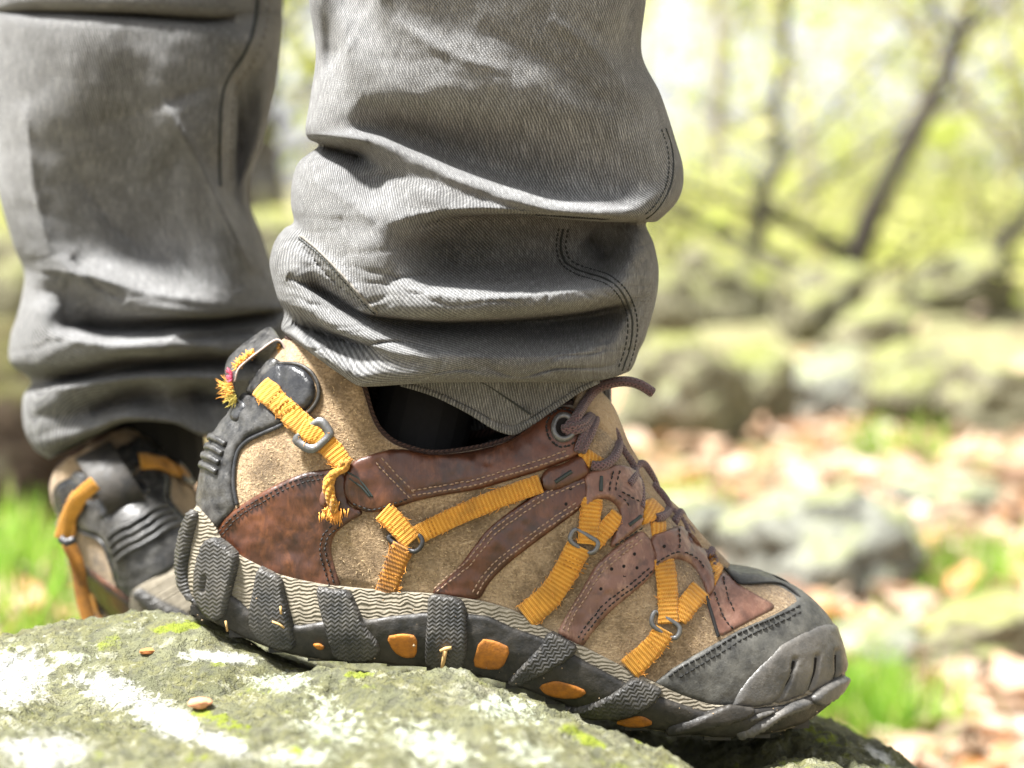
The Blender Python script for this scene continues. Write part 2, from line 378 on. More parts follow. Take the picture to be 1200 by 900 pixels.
for X_, Y_, z_ in ((-.35, .2, -.20), (-.15, .2, -.172), (.05, .2, -.18), (.1, .12, -.165), (-.2, .13, -.150), (-.28, .11, -.160), (0, .3, -.25), (-.3, .32, -.27), (-.3, -.38, -.20), (0, -.38, -.22), (.15, -.3, -.26)): cps.append((X_, Y_, z_))
cps = np.array(cps)
def rbf(c):
    d = np.linalg.norm(c[:, None, :2]-c[None, :, :2], axis=2); Ph = d**2*np.log(d+1e-9)+np.eye(len(c))*2e-5
    A = np.hstack([np.ones((len(c), 1)), c[:, :2]]); Mx = np.block([[Ph, A], [A.T, np.zeros((3, 3))]])
    w = np.linalg.solve(Mx, np.r_[c[:, 2], 0, 0, 0])
    def f(x, y):
        r = np.zeros(x.shape)
        for i in range(len(c)): q = np.sqrt((x-c[i, 0])**2+(y-c[i, 1])**2); r += w[i]*q**2*np.log(q+1e-9)
        return r+w[-3]+w[-2]*x+w[-1]*y
    return f
fz = rbf(cps)
xs = np.linspace(-.66, .40, 560); ys = np.r_[np.linspace(-.46, -.26, 50, endpoint=False), np.linspace(-.26, .10, 300, endpoint=False), np.linspace(.10, .44, 90)]
gx, gy = np.meshgrid(xs, ys)
z = fz(np.clip(gx, -.5, .27), np.clip(gy, -.4, .34))
n_ = fbm(gx*9, gy*9, o=3, s=50)*.006+fbm(gx*40, gy*40, o=4, s=60, g=.6)*.0030+np.abs(fbm(gx*85, gy*85, o=3, s=66))*-.0022+fbm(gx*230, gy*230, o=3, s=70, g=.7)*.0013
shoe_zone = np.exp(-((gx+.075)/.11)**4-((gy+.0)/.06)**4)
z = z+n_*(1-.5*shoe_zone)
ex = np.maximum(0, np.maximum((gx-.225-.03*vnoise(gy*6, gy*0))/.16, (-.52-gx)/.14)); ey = np.maximum(0, np.maximum((gy-.27-.03*vnoise(gx*6, gx*0))/.15, (-.36-gy)/.1))
e = np.sqrt(ex**2+ey**2); z = z-.52*(np.clip(e, 0, 1.4)**1.7)+fbm(gx*14, gy*14, o=3, s=80)*.03*np.clip(e*2, 0, 1); z = np.maximum(z, -.60)
V = V_rock = np.stack([gx, gy, z], -1).reshape(-1, 3); px_, py_ = project(V); px_, py_ = px_.reshape(gx.shape), py_.reshape(gx.shape)
def blob(cx, cy, rx, ry, ang=0):
    a = R(ang); dx, dy = px_-cx, py_-cy; u, v = dx*math.cos(a)+dy*math.sin(a), -dx*math.sin(a)+dy*math.cos(a)
    return np.clip(1.25-np.sqrt((u/rx)**2+(v/ry)**2), 0, 1)
brk = fbm(gx*30, gy*30, o=4, s=90, g=.6)*.35
lic = np.max([blob(15, 795, 55, 36, -12), blob(135, 808, 62, 26, 18), blob(195, 842, 60, 24, 28), blob(262, 872, 50, 16, 22), blob(255, 770, 62, 8, 5), blob(50, 880, 75, 30, 0), blob(1030, 885, 26, 8, 35)], 0)+brk*.5
lg = np.max([blob(390, 850, 62, 36, 20), blob(500, 870, 70, 34, 25), blob(330, 800, 40, 16), blob(90, 770, 40, 12), blob(590, 830, 60, 18, 15), blob(620, 880, 60, 20, 20), blob(350, 885, 70, 20)], 0)*.9+brk*.5
ms = np.max([blob(235, 835, 26, 10), blob(345, 878, 26, 16), blob(270, 850, 60, 20, 20), blob(210, 735, 50, 10, -8), blob(420, 790, 40, 8), blob(960, 862, 60, 22, 25), blob(680, 862, 60, 14, 30), blob(230, 885, 40, 12)], 0)*.72+brk*.6
rock = mk('mossy_boulder', V, grid_faces(*gx.shape).tolist(), M['rock'], None, attrs={'lichen': lic.ravel()*.84, 'lichen_green': lg.ravel()*.62, 'moss': ms.ravel()*.8})
tag(rock, 'big grey boulder crusted with white lichen and olive moss under both shoes', 'boulder')

# -- ground: one sheet out to the horizon; a grassy bank behind the boulder at the left
def ground_z(x, y):
    b_ = .20*np.exp(-((x+.75)/.55)**2-((y-1.25)/.8)**2)
    far_ = np.clip((y-16)/30, 0, 1)**1.6*.6
    bank = .22*np.exp(-((y-7.6)/1.5)**2)*(1+.5*vnoise(x*.9, y*.5, s=33)+.25*vnoise(x*2.6, y*1.5, s=35))
    return GZ+b_+far_+bank+fbm(x*.9, y*.9, o=3, s=31)*.03*np.clip((y-.2), 0, 1)+np.clip(y-9, 0, 1)*fbm(x*.25, y*.25, o=2, s=34)*.12
ax = np.sign(np.linspace(-1, 1, 161))*np.abs(np.linspace(-1, 1, 161))**3*150; ay = np.r_[-60, -20, -8, -4, np.linspace(-2, 10, 120), 10+np.linspace(0, 1, 60)[1:]**2.5*190]
gx2, gy2 = np.meshgrid(ax, ay); g = mk('ground', np.stack([gx2, gy2, ground_z(gx2, gy2)], -1).reshape(-1, 3), grid_faces(*gx2.shape).tolist(), M['ground']); g['kind'] = 'structure'

# -- leaf litter, grass: nobody could count them
def leaf_cards(name, pts, size, mat, tone, label, cat, tilt=.5, kind='stuff', parent=None, curl=.25, aspect=.55, updir=None):
    n = len(pts); pts = np.asarray(pts); a = RNG.uniform(0, 2*math.pi, n); s = np.asarray(size)*np.ones(n)
    nrm = np.stack([RNG.normal(0, tilt, n), RNG.normal(0, tilt, n), np.ones(n)], 1) if updir is None else updir
    nrm /= np.linalg.norm(nrm, axis=1)[:, None]; d = np.stack([np.cos(a), np.sin(a), np.zeros(n)], 1); d -= (d*nrm).sum(1)[:, None]*nrm; d /= np.linalg.norm(d, axis=1)[:, None]; w = np.cross(nrm, d)
    cu = RNG.uniform(-.2, 1, n)*curl
    prof = [(-.5, 0, 0), (-.18, .5, .3), (.2, .42, .2), (.5, 0, .35), (.2, -.42, .2), (-.18, -.5, .3)]
    V = np.stack([pts+d*(u*s)[:, None]+w*(v*aspect*s)[:, None]+nrm*(h*cu*s)[:, None] for u, v, h in prof], 1).reshape(-1, 3)
    k = np.arange(n)[:, None]*6; Fc = np.concatenate([k+np.array([[0, 1, 2, 3]]), k+np.array([[0, 3, 4, 5]])], 0)
    o = mk(name, V, Fc.tolist(), mat, parent, attrs={'tone': np.repeat(tone, 6)}, smooth=False); 
    return tag(o, label, cat, None, kind)
n = 15000; Yl = .9+RNG.uniform(0, 1, n)**1.7*13; Xl = RNG.uniform(-.8, .8, n)*np.where(RNG.uniform(0, 1, n) < .62, .42, 1.)*(Yl+1.2)
kp = (Yl < 5.3) | (RNG.uniform(0, 1, n) < .12); Xl, Yl = Xl[kp], Yl[kp]; n = len(Xl); pl = np.stack([Xl, Yl, ground_z(Xl, Yl)+RNG.uniform(.0, .035, n)], 1)
leaf_cards('leaf_litter', pl, RNG.uniform(.05, .10, n), M['litter'], RNG.uniform(0, 1, n), None, None, .45, curl=.5)
def grass(name, cx, cy, rx, ry, n, h, seed=0):
    b_x, b_y = cx+RNG.normal(0, rx, n), cy+RNG.normal(0, ry, n); z0 = ground_z(b_x, b_y)-.01; V = []; ln = h*RNG.uniform(.45, 1.15, n); az = RNG.uniform(0, 6.28, n); be = RNG.uniform(.1, .9, n)
    wv = RNG.uniform(.0018, .0040, n)
    for k, (s_, w_) in enumerate(((0, 1), (.5, .8), (1, .06))):
        off = be*s_**2*.6
        c_ = np.stack([b_x+np.cos(az)*off*ln, b_y+np.sin(az)*off*ln, z0+ln*s_*(1-.25*be*s_)], 1); sd_ = np.stack([-np.sin(az), np.cos(az), 0*az], 1)*(wv*w_)[:, None]
        V += [c_-sd_, c_+sd_]
    V = np.stack(V, 1).reshape(-1, 3); k = np.arange(n)[:, None]*6; Fc = np.concatenate([k+np.array([[0, 1, 3, 2]]), k+np.array([[2, 3, 5, 4]])], 0)
    o = mk(name, V, Fc.tolist(), M['grass'], attrs={'tone': np.repeat(np.clip(RNG.normal(.45, .28, n), 0, 1), 6)}); o['kind'] = 'stuff'; return o
grass('grass', -.62, 1.0, .24, .40, 5200, .115)
grass('grass', -.9, 1.6, .3, .3, 1300, .12)
def gpos(px, py, z=GZ):
    d = P(px, py, 10.)-CAM; t_ = (z-CAM[2])/d[2]; p = CAM+d*t_; return p[0], p[1]
x_, y_ = gpos(1000, 838); grass('grass', x_, y_, .042, .07, 1200, .11)
for px, py, n, h in ((1165, 700, 260, .10), (1130, 680, 160, .09), (1040, 545, 200, .12), (765, 590, 260, .1), (960, 720, 120, .06), (1000, 870, 200, .05)):
    x_, y_ = gpos(px, py); grass('grass', x_, y_, .07, .1, n, h)

# -- boulders behind
def boulder(px, py, w_px, h_px, mat, label, seed, depth=.8, sink=.25, cat='boulder', name='boulder', group=None, ang=0):
    x, y = gpos(px, py); y = min(y, 7.4) if py < 460 else y; x = (px-600)/F*(y-CAM[1]); d = y-CAM[1]; sx, sz = w_px*d/F/2, h_px*d/F
    bm = bmesh.new(); bmesh.ops.create_icosphere(bm, subdivisions=5, radius=1); v = np.array([q.co[:] for q in bm.verts])
    r_ = 1+.26*fbm(v[:, 0]*1.1+seed*7, v[:, 1]*1.1, v[:, 2]*1.1, o=2, s=seed)+.10*fbm(v[:, 0]*3.2, v[:, 1]*3.2+seed, v[:, 2]*3.2, o=4, s=seed+3)
    q = v*r_[:, None]; fl = np.abs(q)**.8*np.sign(q); q = .5*q+.5*fl
    q = q*np.array([sx, sx*depth, sz*.5/(1-sink)*1.0]); ca, sa = math.cos(ang), math.sin(ang); q[:, [0, 2]] = np.stack([q[:, 0]*ca-q[:, 2]*sa, q[:, 0]*sa+q[:, 2]*ca], 1)
    zc = ground_z(np.array([x]), np.array([y]))[0]; c = np.array([x, y+sx*depth*.6, zc+sz*.5*(1-sink)])
    fs = [[l.index for l in f.verts] for f in bm.faces]; bm.free()
    root_o = mk(name, q+c, fs, mat); return tag(root_o, label, cat, group)
B = [(800, 530, 150, 125, 'boulder_mossy', 'mossy boulder just right of the jeans hem with a dark hollow beneath', 1), (885, 515, 120, 85, 'boulder_mossy', 'small olive boulder low in the middle of the rocky bank', 2),
     (765, 455, 120, 105, 'boulder_mossy', 'rounded mossy boulder on the rocky bank, right against the jeans', 3), (975, 500, 150, 80, 'boulder_pale', 'grey flat boulder low in the rocky bank, greyest of them', 4),
     (1075, 505, 140, 95, 'boulder_mossy', 'mossy boulder in the rocky bank, right of the grey flat one', 5), (1180, 520, 150, 90, 'boulder_mossy', 'mossy boulder at the right end of the rocky bank', 6),
     (860, 430, 150, 80, 'boulder_mossy', 'mossy boulder high on the bank over a dark gap, under the kinked sapling', 7), (965, 445, 120, 80, 'boulder_mossy', 'mossy boulder high on the bank beneath the leaning trunk', 8), (1120, 425, 170, 70, 'boulder_mossy', 'low boulder high on the bank at the right, under the steeply leaning trunk', 9),
     (975, 700, 215, 135, 'boulder_pale', 'whitish lichen rock in the leaf litter beyond the toe cap', 10), (1165, 775, 190, 80, 'boulder_mossy', 'grey brown rock at the right edge among dry leaves', 11), (1035, 770, 130, 60, 'boulder_pale', 'small flat pale stone behind the bright grass tuft', 12),
     (1120, 610, 150, 50, 'boulder_pale', 'flat pale stone half sunk in leaves at the right', 13), (800, 640, 130, 60, 'boulder_pale', 'small pale stone showing just over the shoe laces', 14), (10, 680, 300, 290, 'boulder_brown', 'dark brown boulder behind the grass at the left edge', 15),
     (-20, 440, 120, 140, 'boulder_mossy', 'mossy boulder at the left edge beside the far trouser leg', 16), (300, 420, 150, 90, 'boulder_mossy', 'boulder seen in the gap between the two trouser legs', 17), (1030, 455, 110, 60, 'boulder_mossy', 'small round boulder halfway up the bank', 18)]
for a in B: boulder(a[0], a[1], a[2], a[3], M[a[4]], a[5], a[6], ang=RNG.normal(0, .12))

# -- trees
def shrub(px, d, w, h, n, label, seed):
    rg = np.random.default_rng(seed); b0 = np.array(gz(P(px, 300, d+CAM[1]))); root = empty('shrub', b0, label, 'shrub', 'low spring shrubs behind the rocks'); b = MB(); tips = []
    for i in range(9):
        a = rg.uniform(0, 6.28); e_ = b0+np.array([math.cos(a)*w*rg.uniform(.2, .6), math.sin(a)*w*rg.uniform(.2, .6), h*rg.uniform(.55, 1.)]); q = catmull([b0, (b0+e_)/2+rg.normal(0, .05, 3), e_], 4)
        b.tube(q, np.linspace(.009, .003, len(q)), 5); tips += [q[-1], q[-3], q[len(q)//2]]
    b.obj('stem', M['bark'], root); tips = np.array(tips); ix = rg.integers(0, len(tips), n); p = tips[ix]+rg.normal(0, 1, (n, 3))*np.array([.16, .16, .11])*w
    leaf_cards('foliage', p, .06*rg.uniform(.6, 1.2, n), M['spring_leaf'], np.clip(rg.normal(.6, .25, n), 0, 1), None, None, .9, None, root)
def tree(base, top, r0, mat, label, limbs, leaves, lsize, spread, seed, zmin=.3, group='spring trees behind the rocks', mids=(), name='tree', twig=1.0):
    rg = np.random.default_rng(seed); base, top = np.array(base, float), np.array(top, float)
    root = empty(name, base, label, 'tree', group)
    pts = [base]+[np.array(m, float) for m in mids]+[top] if len(mids) else [base+(top-base)*t_+np.array([rg.normal(0, .05), rg.normal(0, .05), 0])*math.sin(t_*3.14)*np.linalg.norm(top-base)*.4 for t_ in np.linspace(0, 1, 6)]
    ln = catmull(pts, 6); b = MB(); b.tube(ln, np.linspace(r0*1.15, r0*.35, len(ln)), 9)
    ends = []; H = np.linalg.norm(top-base)
    for i in range(limbs):
        k = rg.uniform(.12, .97); p0 = ln[int(k*(len(ln)-1))]; a = rg.uniform(0, 6.28); l = H*rg.uniform(.16, .4)*(1.1-k*.5)
        dr = np.array([math.cos(a), math.sin(a), rg.uniform(.1, .9)]); p1 = p0+dr*l*.5+rg.normal(0, .05, 3)*l; p2 = p1+(dr+np.array([0, 0, rg.uniform(-.5, .3)]))*l*.5
        q = catmull([p0, p1, p2], 4); rr = r0*(1-.65*k)*.5*twig; b.tube(q, np.linspace(rr, rr*.25, len(q)), 5); ends.append(q)
        for _ in range(2):
            kk = rg.integers(2, len(q)); e_ = q[kk]+rg.normal(0, 1, 3)*l*.25; b.tube([q[kk], (q[kk]+e_)/2+rg.normal(0, .03, 3), e_], np.array([.35, .25, .12])*rr, 4); ends.append(np.array([q[kk], e_]))
    b.obj('trunk', M[mat], root)
    if leaves:
        cl = [e_[-1] for e_ in ends]+[e_[len(e_)//2] for e_ in ends]; cl = np.array(cl); idx = rg.integers(0, len(cl), leaves); cs = rg.uniform(.4, 1.3, len(cl))*spread
        p = cl[idx]+rg.normal(0, 1, (leaves, 3))*cs[idx][:, None]*np.array([1, 1, .6]); zz = ground_z(p[:, 0], p[:, 1]); p[:, 2] = np.maximum(p[:, 2], zz+zmin*rg.uniform(.3, 1, leaves))
        tone = np.clip(rg.normal(.5, .18, leaves)+(rg.normal(0, .2, len(cl)))[idx], 0, 1)
        leaf_cards('crown', p, lsize*rg.uniform(.6, 1.2, leaves), M['spring_leaf'], tone, None, None, .9, None, root)
    return root
def wp(px, py, d): return P(px, py, d+CAM[1])
gz = lambda p: (p[0], p[1], float(ground_z(np.array([p[0]]), np.array([p[1]]))[0]))
for i, (px, d, w, h, n, lb) in enumerate(((800, 9.5, .5, .55, 500, 'yellow green shrub close beside the jeans, behind the rock pile'), (905, 11, .7, .5, 600, 'low shrub behind the foot of the kinked sapling'), (1000, 10.5, .6, .45, 450, 'low shrub behind the foot of the leaning trunk'), (1090, 12, .8, .7, 700, 'broad yellow green shrub between the two leaning trunks'), (1180, 10, .6, .6, 500, 'low yellow green shrub at the right edge'), (845, 14, .9, 1.0, 700, 'taller pale shrub behind the kinked sapling'), (960, 15, 1.0, 1.1, 700, 'taller pale shrub between the kinked sapling and the leaning trunk'), (1050, 16, 1.0, 1.0, 700, 'taller pale shrub right of the leaning trunk'), (1150, 15, 1.0, 1.1, 700, 'taller pale shrub behind the trunk that leans at the right edge'), (320, 11, .6, .5, 400, 'low shrub seen between the trouser legs'), (0, 9, .7, .6, 400, 'low shrub at the left edge beside the far trouser leg'))):
    shrub(px, d, w, h, n, lb, 400+i)
def wp_(px, py, d): return P(px, py, d+CAM[1])
gz = lambda p: (p[0], p[1], float(ground_z(np.array([p[0]]), np.array([p[1]]))[0]))
# the three dark trunks of the photograph
tree(gz(wp(872, 360, 8.5)), wp(905, -900, 8.9), .034, 'bark', 'slim dark sapling with two kinks, nearest trunk right of the jeans', 7, 120, .08, .3, 101, mids=(wp(884, 300, 8.5), wp(893, 225, 8.5), wp(912, 190, 8.55), wp(908, 120, 8.6), wp(920, 30, 8.65), wp(912, -200, 8.7)))
tree(gz(wp(972, 380, 7.4)), wp(1330, -700, 7.8), .048, 'bark', 'dark trunk leaning to the right in the middle of the woods', 7, 90, .08, .3, 102, mids=(wp(985, 350, 7.4), wp(1030, 230, 7.4), wp(1085, 130, 7.5), wp(1120, 50, 7.6), wp(1200, -200, 7.7)))
tree(gz(wp(1085, 400, 7.8)), wp(1480, -200, 8.2), .048, 'bark', 'dark trunk leaning steeply right at the right edge', 6, 60, .08, .3, 103, mids=(wp(1110, 375, 7.8), wp(1145, 310, 7.8), wp(1200, 255, 7.9), wp(1320, 60, 8)))
tree(gz(wp(1290, 420, 9.6)), wp(960, -40, 9.3), .03, 'bark_pale', 'pale trunk arching from the right edge to the top of the picture', 5, 350, .06, .25, 104, mids=(wp(1240, 230, 9.6), wp(1180, 165, 9.6), wp(1130, 110, 9.5), wp(1085, 45, 9.4)))
for i, (px, d, ln_, kind, lb) in enumerate((
        (300, 9.5, .0, 'bark', 'dark slim trunk in the gap between the trouser legs, the left one'), (342, 10.5, .02, 'bark', 'dark slim trunk in the gap between the trouser legs, the right one'),
        (830, 12, .05, 'bark_pale', 'pale slim tree between the jeans and the kinked sapling'), (950, 14, -.03, 'bark_pale', 'pale tree just right of the kinked sapling, leaning left'), (1010, 12.5, .08, 'bark_pale', 'pale tree leaning right, halfway between the two dark trunks'),
        (1060, 17, .0, 'bark_pale', 'far upright pale tree behind the leaning dark trunk'), (1150, 12, .06, 'bark_pale', 'pale tree over the low boulder high on the bank at the right'), (1185, 16, -.02, 'bark_pale', 'upright pale tree nearest the right edge of the picture'),
        (760, 16, .02, 'bark_pale', 'pale tree rising right beside the jeans, half hidden'), (870, 20, -.04, 'bark_pale', 'faint distant tree behind the kinked sapling'), (990, 24, .03, 'bark_pale', 'faintest and farthest tree, left of the leaning dark trunk'),
        (1110, 22, .05, 'bark_pale', 'faint distant tree right of the leaning dark trunk'), (1230, 14, -.1, 'bark', 'dark tree leaning in from beyond the right edge'), (250, 15, .03, 'bark_pale', 'pale tree half behind the far trouser leg'), (370, 18, -.03, 'bark_pale', 'pale tree half behind the near trouser leg'))):
    base = gz(wp(px, 300, d)); H = 4.5+((i*37) % 10)*.25
    tree(base, (base[0]+ln_*H*2, base[1]+.3, base[2]+H), (.045 if i < 2 else .022+.003*(i % 4)), kind, lb, 18, 640, .12, .46, 200+i, .25)
# -- the wood goes on to both sides as one mass
rg = np.random.default_rng(5); nc = 260; az = rg.uniform(-1.5, 1.5, nc); az = az[np.abs(np.tan(az)) > .27]; nc = len(az); rr_ = rg.uniform(9, 30, nc); hh_ = rg.uniform(.3, 6.5, nc)
ctr = np.stack([np.sin(az)*rr_, np.cos(az)*rr_-.95, hh_], 1); ix = rg.integers(0, nc, 9000); pw = ctr[ix]+rg.normal(0, 1, (9000, 3))*np.array([.9, .9, .6]); pw[:, 2] = np.maximum(pw[:, 2], -.4)
leaf_cards('far_wood', pw, rg.uniform(.12, .28, 9000), M['spring_leaf'], np.clip(rg.normal(.5, .22, 9000), 0, 1), None, None, .9)
b = MB()
for i in range(0, nc, 3):
    x_, y_ = ctr[i, :2]; l_ = rg.normal(0, .3, 2); b.tube([(x_, y_, GZ-.3), (x_+l_[0], y_+l_[1], 2.5), (x_+l_[0]*2.2, y_+l_[1]*2, 6.5)], np.array([.09, .06, .02]), 7)
b.obj('far_trunks', M['bark'])['kind'] = 'stuff'
# -- small things lying on the boulder
def rock_at(px, py):
    d = (px_-px)**2+(py_-py)**2; near = np.where(d.ravel() < 9)[0]
    if not len(near): near = np.array([d.ravel().argmin()])
    return V_rock[near[V_rock[near, 1].argmin()]]
def bit(name, px, py, size, flat, mat, label, cat, seed):
    bm = bmesh.new(); bmesh.ops.create_icosphere(bm, subdivisions=3, radius=1); v = np.array([q.co[:] for q in bm.verts]); v = v*(1+.25*fbm(v[:, 0]*1.3+seed, v[:, 1]*1.3, v[:, 2]*1.3, o=3, s=seed))[:, None]
    fs = [[l.index for l in f.verts] for f in bm.faces]; bm.free(); tag(mk(name, rock_at(px, py)+v*np.array([size, size*.8, size*flat])*K+np.array([0, 0, size*flat*.5*K]), fs, M[mat]), label, cat)
bit('pebble', 232, 826, 13, .45, 'pebble', 'small orange pink pebble on the near face of the boulder', 'pebble', 3)
bit('bark_flake', 174, 762, 10, .3, 'flake', 'tiny orange brown bark flake on the boulder below the far shoe', 'bark flake', 5)
# ================================================================== THE SHOE (near one is modelled, the far one is its mirrored copy)
shoe = empty('hiking_shoe', P(430, 770, 0), 'sharp brown hiking shoe in front, with orange straps, laces and grey toe cap in view', 'shoe',
             'pair of hiking shoes')
class Surf:
    """side of the shoe: photo-pixel outline (top line, bottom line), half width and section"""
    def __init__(s, T, B, Wd, r, q, tuck=0.0): s.T, s.B, s.Wd, s.r, s.q, s.tuck = T, B, Wd, r, q, tuck
    def top(s, x): return pchip(x, s.T)
    def bot(s, x): return pchip(x, s.B)
    def frac(s, x, t):
        r, q = ip(x, s.r), ip(x, s.q); t = np.clip(t, 0, 1)
        f = r+(1-r)*np.sqrt(np.clip(1-t**q, 0, 1))
        return f*(1-s.tuck*np.clip(1-t/.55, 0, 1)**2)
    def raw(s, x, y):
        x = np.asarray(x, float); y = np.asarray(y, float)
        T, B = s.top(x), s.bot(x); t = (B-y)/np.maximum(B-T, 1e-3)
        sign = np.where(t > 1, -1., 1.); over = (t > 1) & (ip(x, s.r) < .02)
        t2 = np.where(t > 1, 2-t, t); y2 = np.where(over, B-t2*(B-T), y)
        d = pchip(x, s.Wd)*s.frac(x, t2)*K
        p = P(x, y2, -d); p[..., 1] *= np.where(over, sign, 1.); return p
    def at(s, x, y, h=0.0):
        """point on the surface seen at photo pixel (x, y), lifted h photo pixels along the normal"""
        x = np.asarray(x, float); y = np.asarray(y, float); e = 2.0
        a = s.raw(x+e, y)-s.raw(x-e, y); b = s.raw(x, y+e)-s.raw(x, y-e)
        n = np.cross(b, a); ln = np.linalg.norm(n, axis=-1, keepdims=True); n = n/np.maximum(ln, 1e-12)
        n = np.where(n[..., 1:2] > .25, -n, n)
        return s.raw(x, y)+n*(np.asarray(h)*K)[..., None] if np.ndim(h) else s.raw(x, y)+n*h*K

UP = Surf(
    T=[(232, 596), (236, 562), (243, 536), (252, 511), (270, 487), (290, 462), (305, 440), (320, 412), (335, 396), (360, 402), (400, 424), (425, 455), (433, 482), (443, 503),
       (467, 522), (510, 532), (560, 526), (600, 514), (627, 492), (647, 478), (667, 474), (680, 480), (692, 492), (706, 500), (722, 520), (745, 556), (765, 586), (790, 610),
       (812, 636), (833, 656), (850, 668), (880, 673), (910, 682), (935, 694), (955, 710), (972, 732), (983, 760), (989, 788)],
    B=[(232, 603), (245, 615), (262, 640), (300, 664), (330, 677), (395, 690), (460, 696), (505, 699), (560, 707), (600, 718), (640, 740), (690, 764), (745, 792), (770, 804),
       (800, 817), (840, 829), (885, 830), (920, 823), (950, 812), (975, 800), (989, 790)],
    Wd=[(232, 4), (236, 24), (245, 42), (270, 64), (320, 84), (400, 98), (480, 105), (560, 112), (640, 124), (720, 134), (780, 138), (840, 133), (890, 117), (930, 95), (960, 68), (980, 38), (989, 6)],
    r=[(232, 0), (334, 0), (345, .32), (365, .55), (400, .74), (450, .82), (520, .80), (600, .68), (640, .5), (667, .40), (692, .30), (722, .22), (760, .16), (800, .09), (833, .03), (845, 0), (990, 0)],
    q=[(232, 2.3), (400, 2.4), (560, 2.0), (680, 1.55), (760, 1.6), (850, 1.9), (900, 2.2), (990, 2.4)])
SOLE = Surf(
    T=[(209, 650), (214, 625), (222, 602), (229, 596), (234, 600), (247, 613), (262, 637), (300, 661), (330, 674), (395, 687), (460, 693), (505, 696), (560, 704), (600, 715), (640, 737), (690, 761),
       (745, 789), (770, 801), (800, 814), (840, 826), (885, 827), (920, 819), (950, 806), (975, 795), (986, 788), (991, 787)],
    B=[(209, 664), (214, 690), (225, 707), (240, 722), (262, 735), (290, 749), (330, 764), (380, 774), (440, 777), (500, 782), (560, 792), (600, 802), (640, 817), (690, 836), (740, 851),
       (800, 860), (850, 864), (900, 860), (940, 848), (970, 827), (985, 808), (991, 792)],
    Wd=[(209, 3), (214, 24), (225, 45), (245, 64), (270, 77), (320, 92), (400, 106), (480, 113), (560, 120), (640, 131), (720, 141), (780, 145), (840, 140), (890, 124), (930, 102), (960, 75), (982, 43), (991, 4)],
    r=[(209, .97), (991, .97)], q=[(209, 3), (991, 3)], tuck=.16)

def mirror_v(V): V = np.array(V); V[:, 1] *= -1; return V
def shell(surf, x0, x1, nx, ny, closed_top):
    xs = x0+(x1-x0)*(1-np.cos(np.linspace(0, math.pi, nx)))/2*.5+(x1-x0)*np.linspace(0, 1, nx)*.5
    V, UV = [], []
    for x in xs:
        th = np.linspace(0, math.pi/2, ny); q = ip(x, surf.q); t = np.sin(th)**(2/q)
        T, B = surf.top(x), surf.bot(x); y = B-t*(B-T)
        d = pchip(x, surf.Wd)*surf.frac(x, t)*K
        p = P(np.full(ny, x), y, -d); V += list(p)+list(mirror_v(p)[::-1]); UV += [(x, a) for a in y]+[(x, a) for a in y[::-1]]
    Fc = []; m = 2*ny
    for i in range(nx-1):
        rr = ip((xs[i]+xs[i+1])/2, surf.r)
        for j in range(m-1):
            if j == ny-1 and rr > .012 and not closed_top: continue
            Fc.append([i*m+j, (i+1)*m+j, (i+1)*m+j+1, i*m+j+1])
    return np.array(V), Fc, np.array(UV), xs
V, Fc, UV, _ = shell(UP, 232.3, 988.6, 190, 40, False)
o = mk('upper', V, Fc, M['suede'], shoe, UV); sol = o.modifiers.new('thickness', 'SOLIDIFY'); sol.thickness = .0022; sol.offset = -1
recalc(o)
# sole wall with a closed bottom and top
V, Fc, UV, xs = shell(SOLE, 209.2, 990.8, 170, 14, True)
m = 28; Fc += [[i*m, i*m+m-1, (i+1)*m+m-1, (i+1)*m] for i in range(len(xs)-1)]
sole = recalc(mk('midsole', V, Fc, M['midsole'], shoe, UV))
# inside of the shoe: lining walls, insole, binding round the collar
MBi = MB(); xs = np.linspace(337, 700, 90); rows = []
for x in xs:
    T, B = UP.top(x), UP.bot(x); col = []
    for t, ins in ((1., 5), (.93, 13), (.75, 15), (.5, 15), (.32, 16)):
        d = max(1., float(pchip(x, UP.Wd))*float(UP.frac(x, t))-ins)*K; col.append(P(x, B-t*(B-T), -d))
    col = np.array(col); rows.append(np.vstack([col, mirror_v(col)[::-1]]))
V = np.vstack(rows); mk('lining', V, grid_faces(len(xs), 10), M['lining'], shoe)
b = MB(); cp = resample([(x, float(UP.top(x))) for x in np.linspace(338, 672, 260)], 3)
for sgn in (1, -1):
    d = np.array([pchip(x, UP.Wd)*UP.frac(x, 1.) for x in cp[:, 0]])-3
    pts = P(cp[:, 0], cp[:, 1], -d*K); pts[:, 1] *= sgn; b.tube(pts, 5.0*K, 10)
b.obj('collar_binding', M['binding'], shoe)

# ---------------------------------------------------------------- overlays: pieces cut to an outline and laid on the side of the shoe
def seg_dist(p, a, b):
    ab = b-a; L = np.maximum((ab**2).sum(1), 1e-9)
    t = np.clip(((p[:, None]-a[None])*ab[None]).sum(2)/L[None], 0, 1)
    return np.sqrt(((p[:, None]-(a[None]+t[..., None]*ab[None]))**2).sum(2))
def poly_dist(p, line):
    return seg_dist(p, line[:-1], line[1:]).min(1)
def inside(p, poly):
    x, y = p[:, 0], p[:, 1]; c = np.zeros(len(p), bool); n = len(poly); j = n-1
    for i in range(n):
        (xi, yi), (xj, yj) = poly[i], poly[j]
        if yi != yj: c ^= ((yi > y) != (yj > y)) & (x < (xj-xi)*(y-yi)/(yj-yi)+xi)
        j = i
    return c
def smooth_poly(pts, it=2):
    p = np.array(pts, float)
    for _ in range(it):
        q = np.roll(p, -1, 0); a = .78*p+.22*q; b_ = .22*p+.78*q
        p = np.stack([a, b_], 1).reshape(-1, 2)
    return p
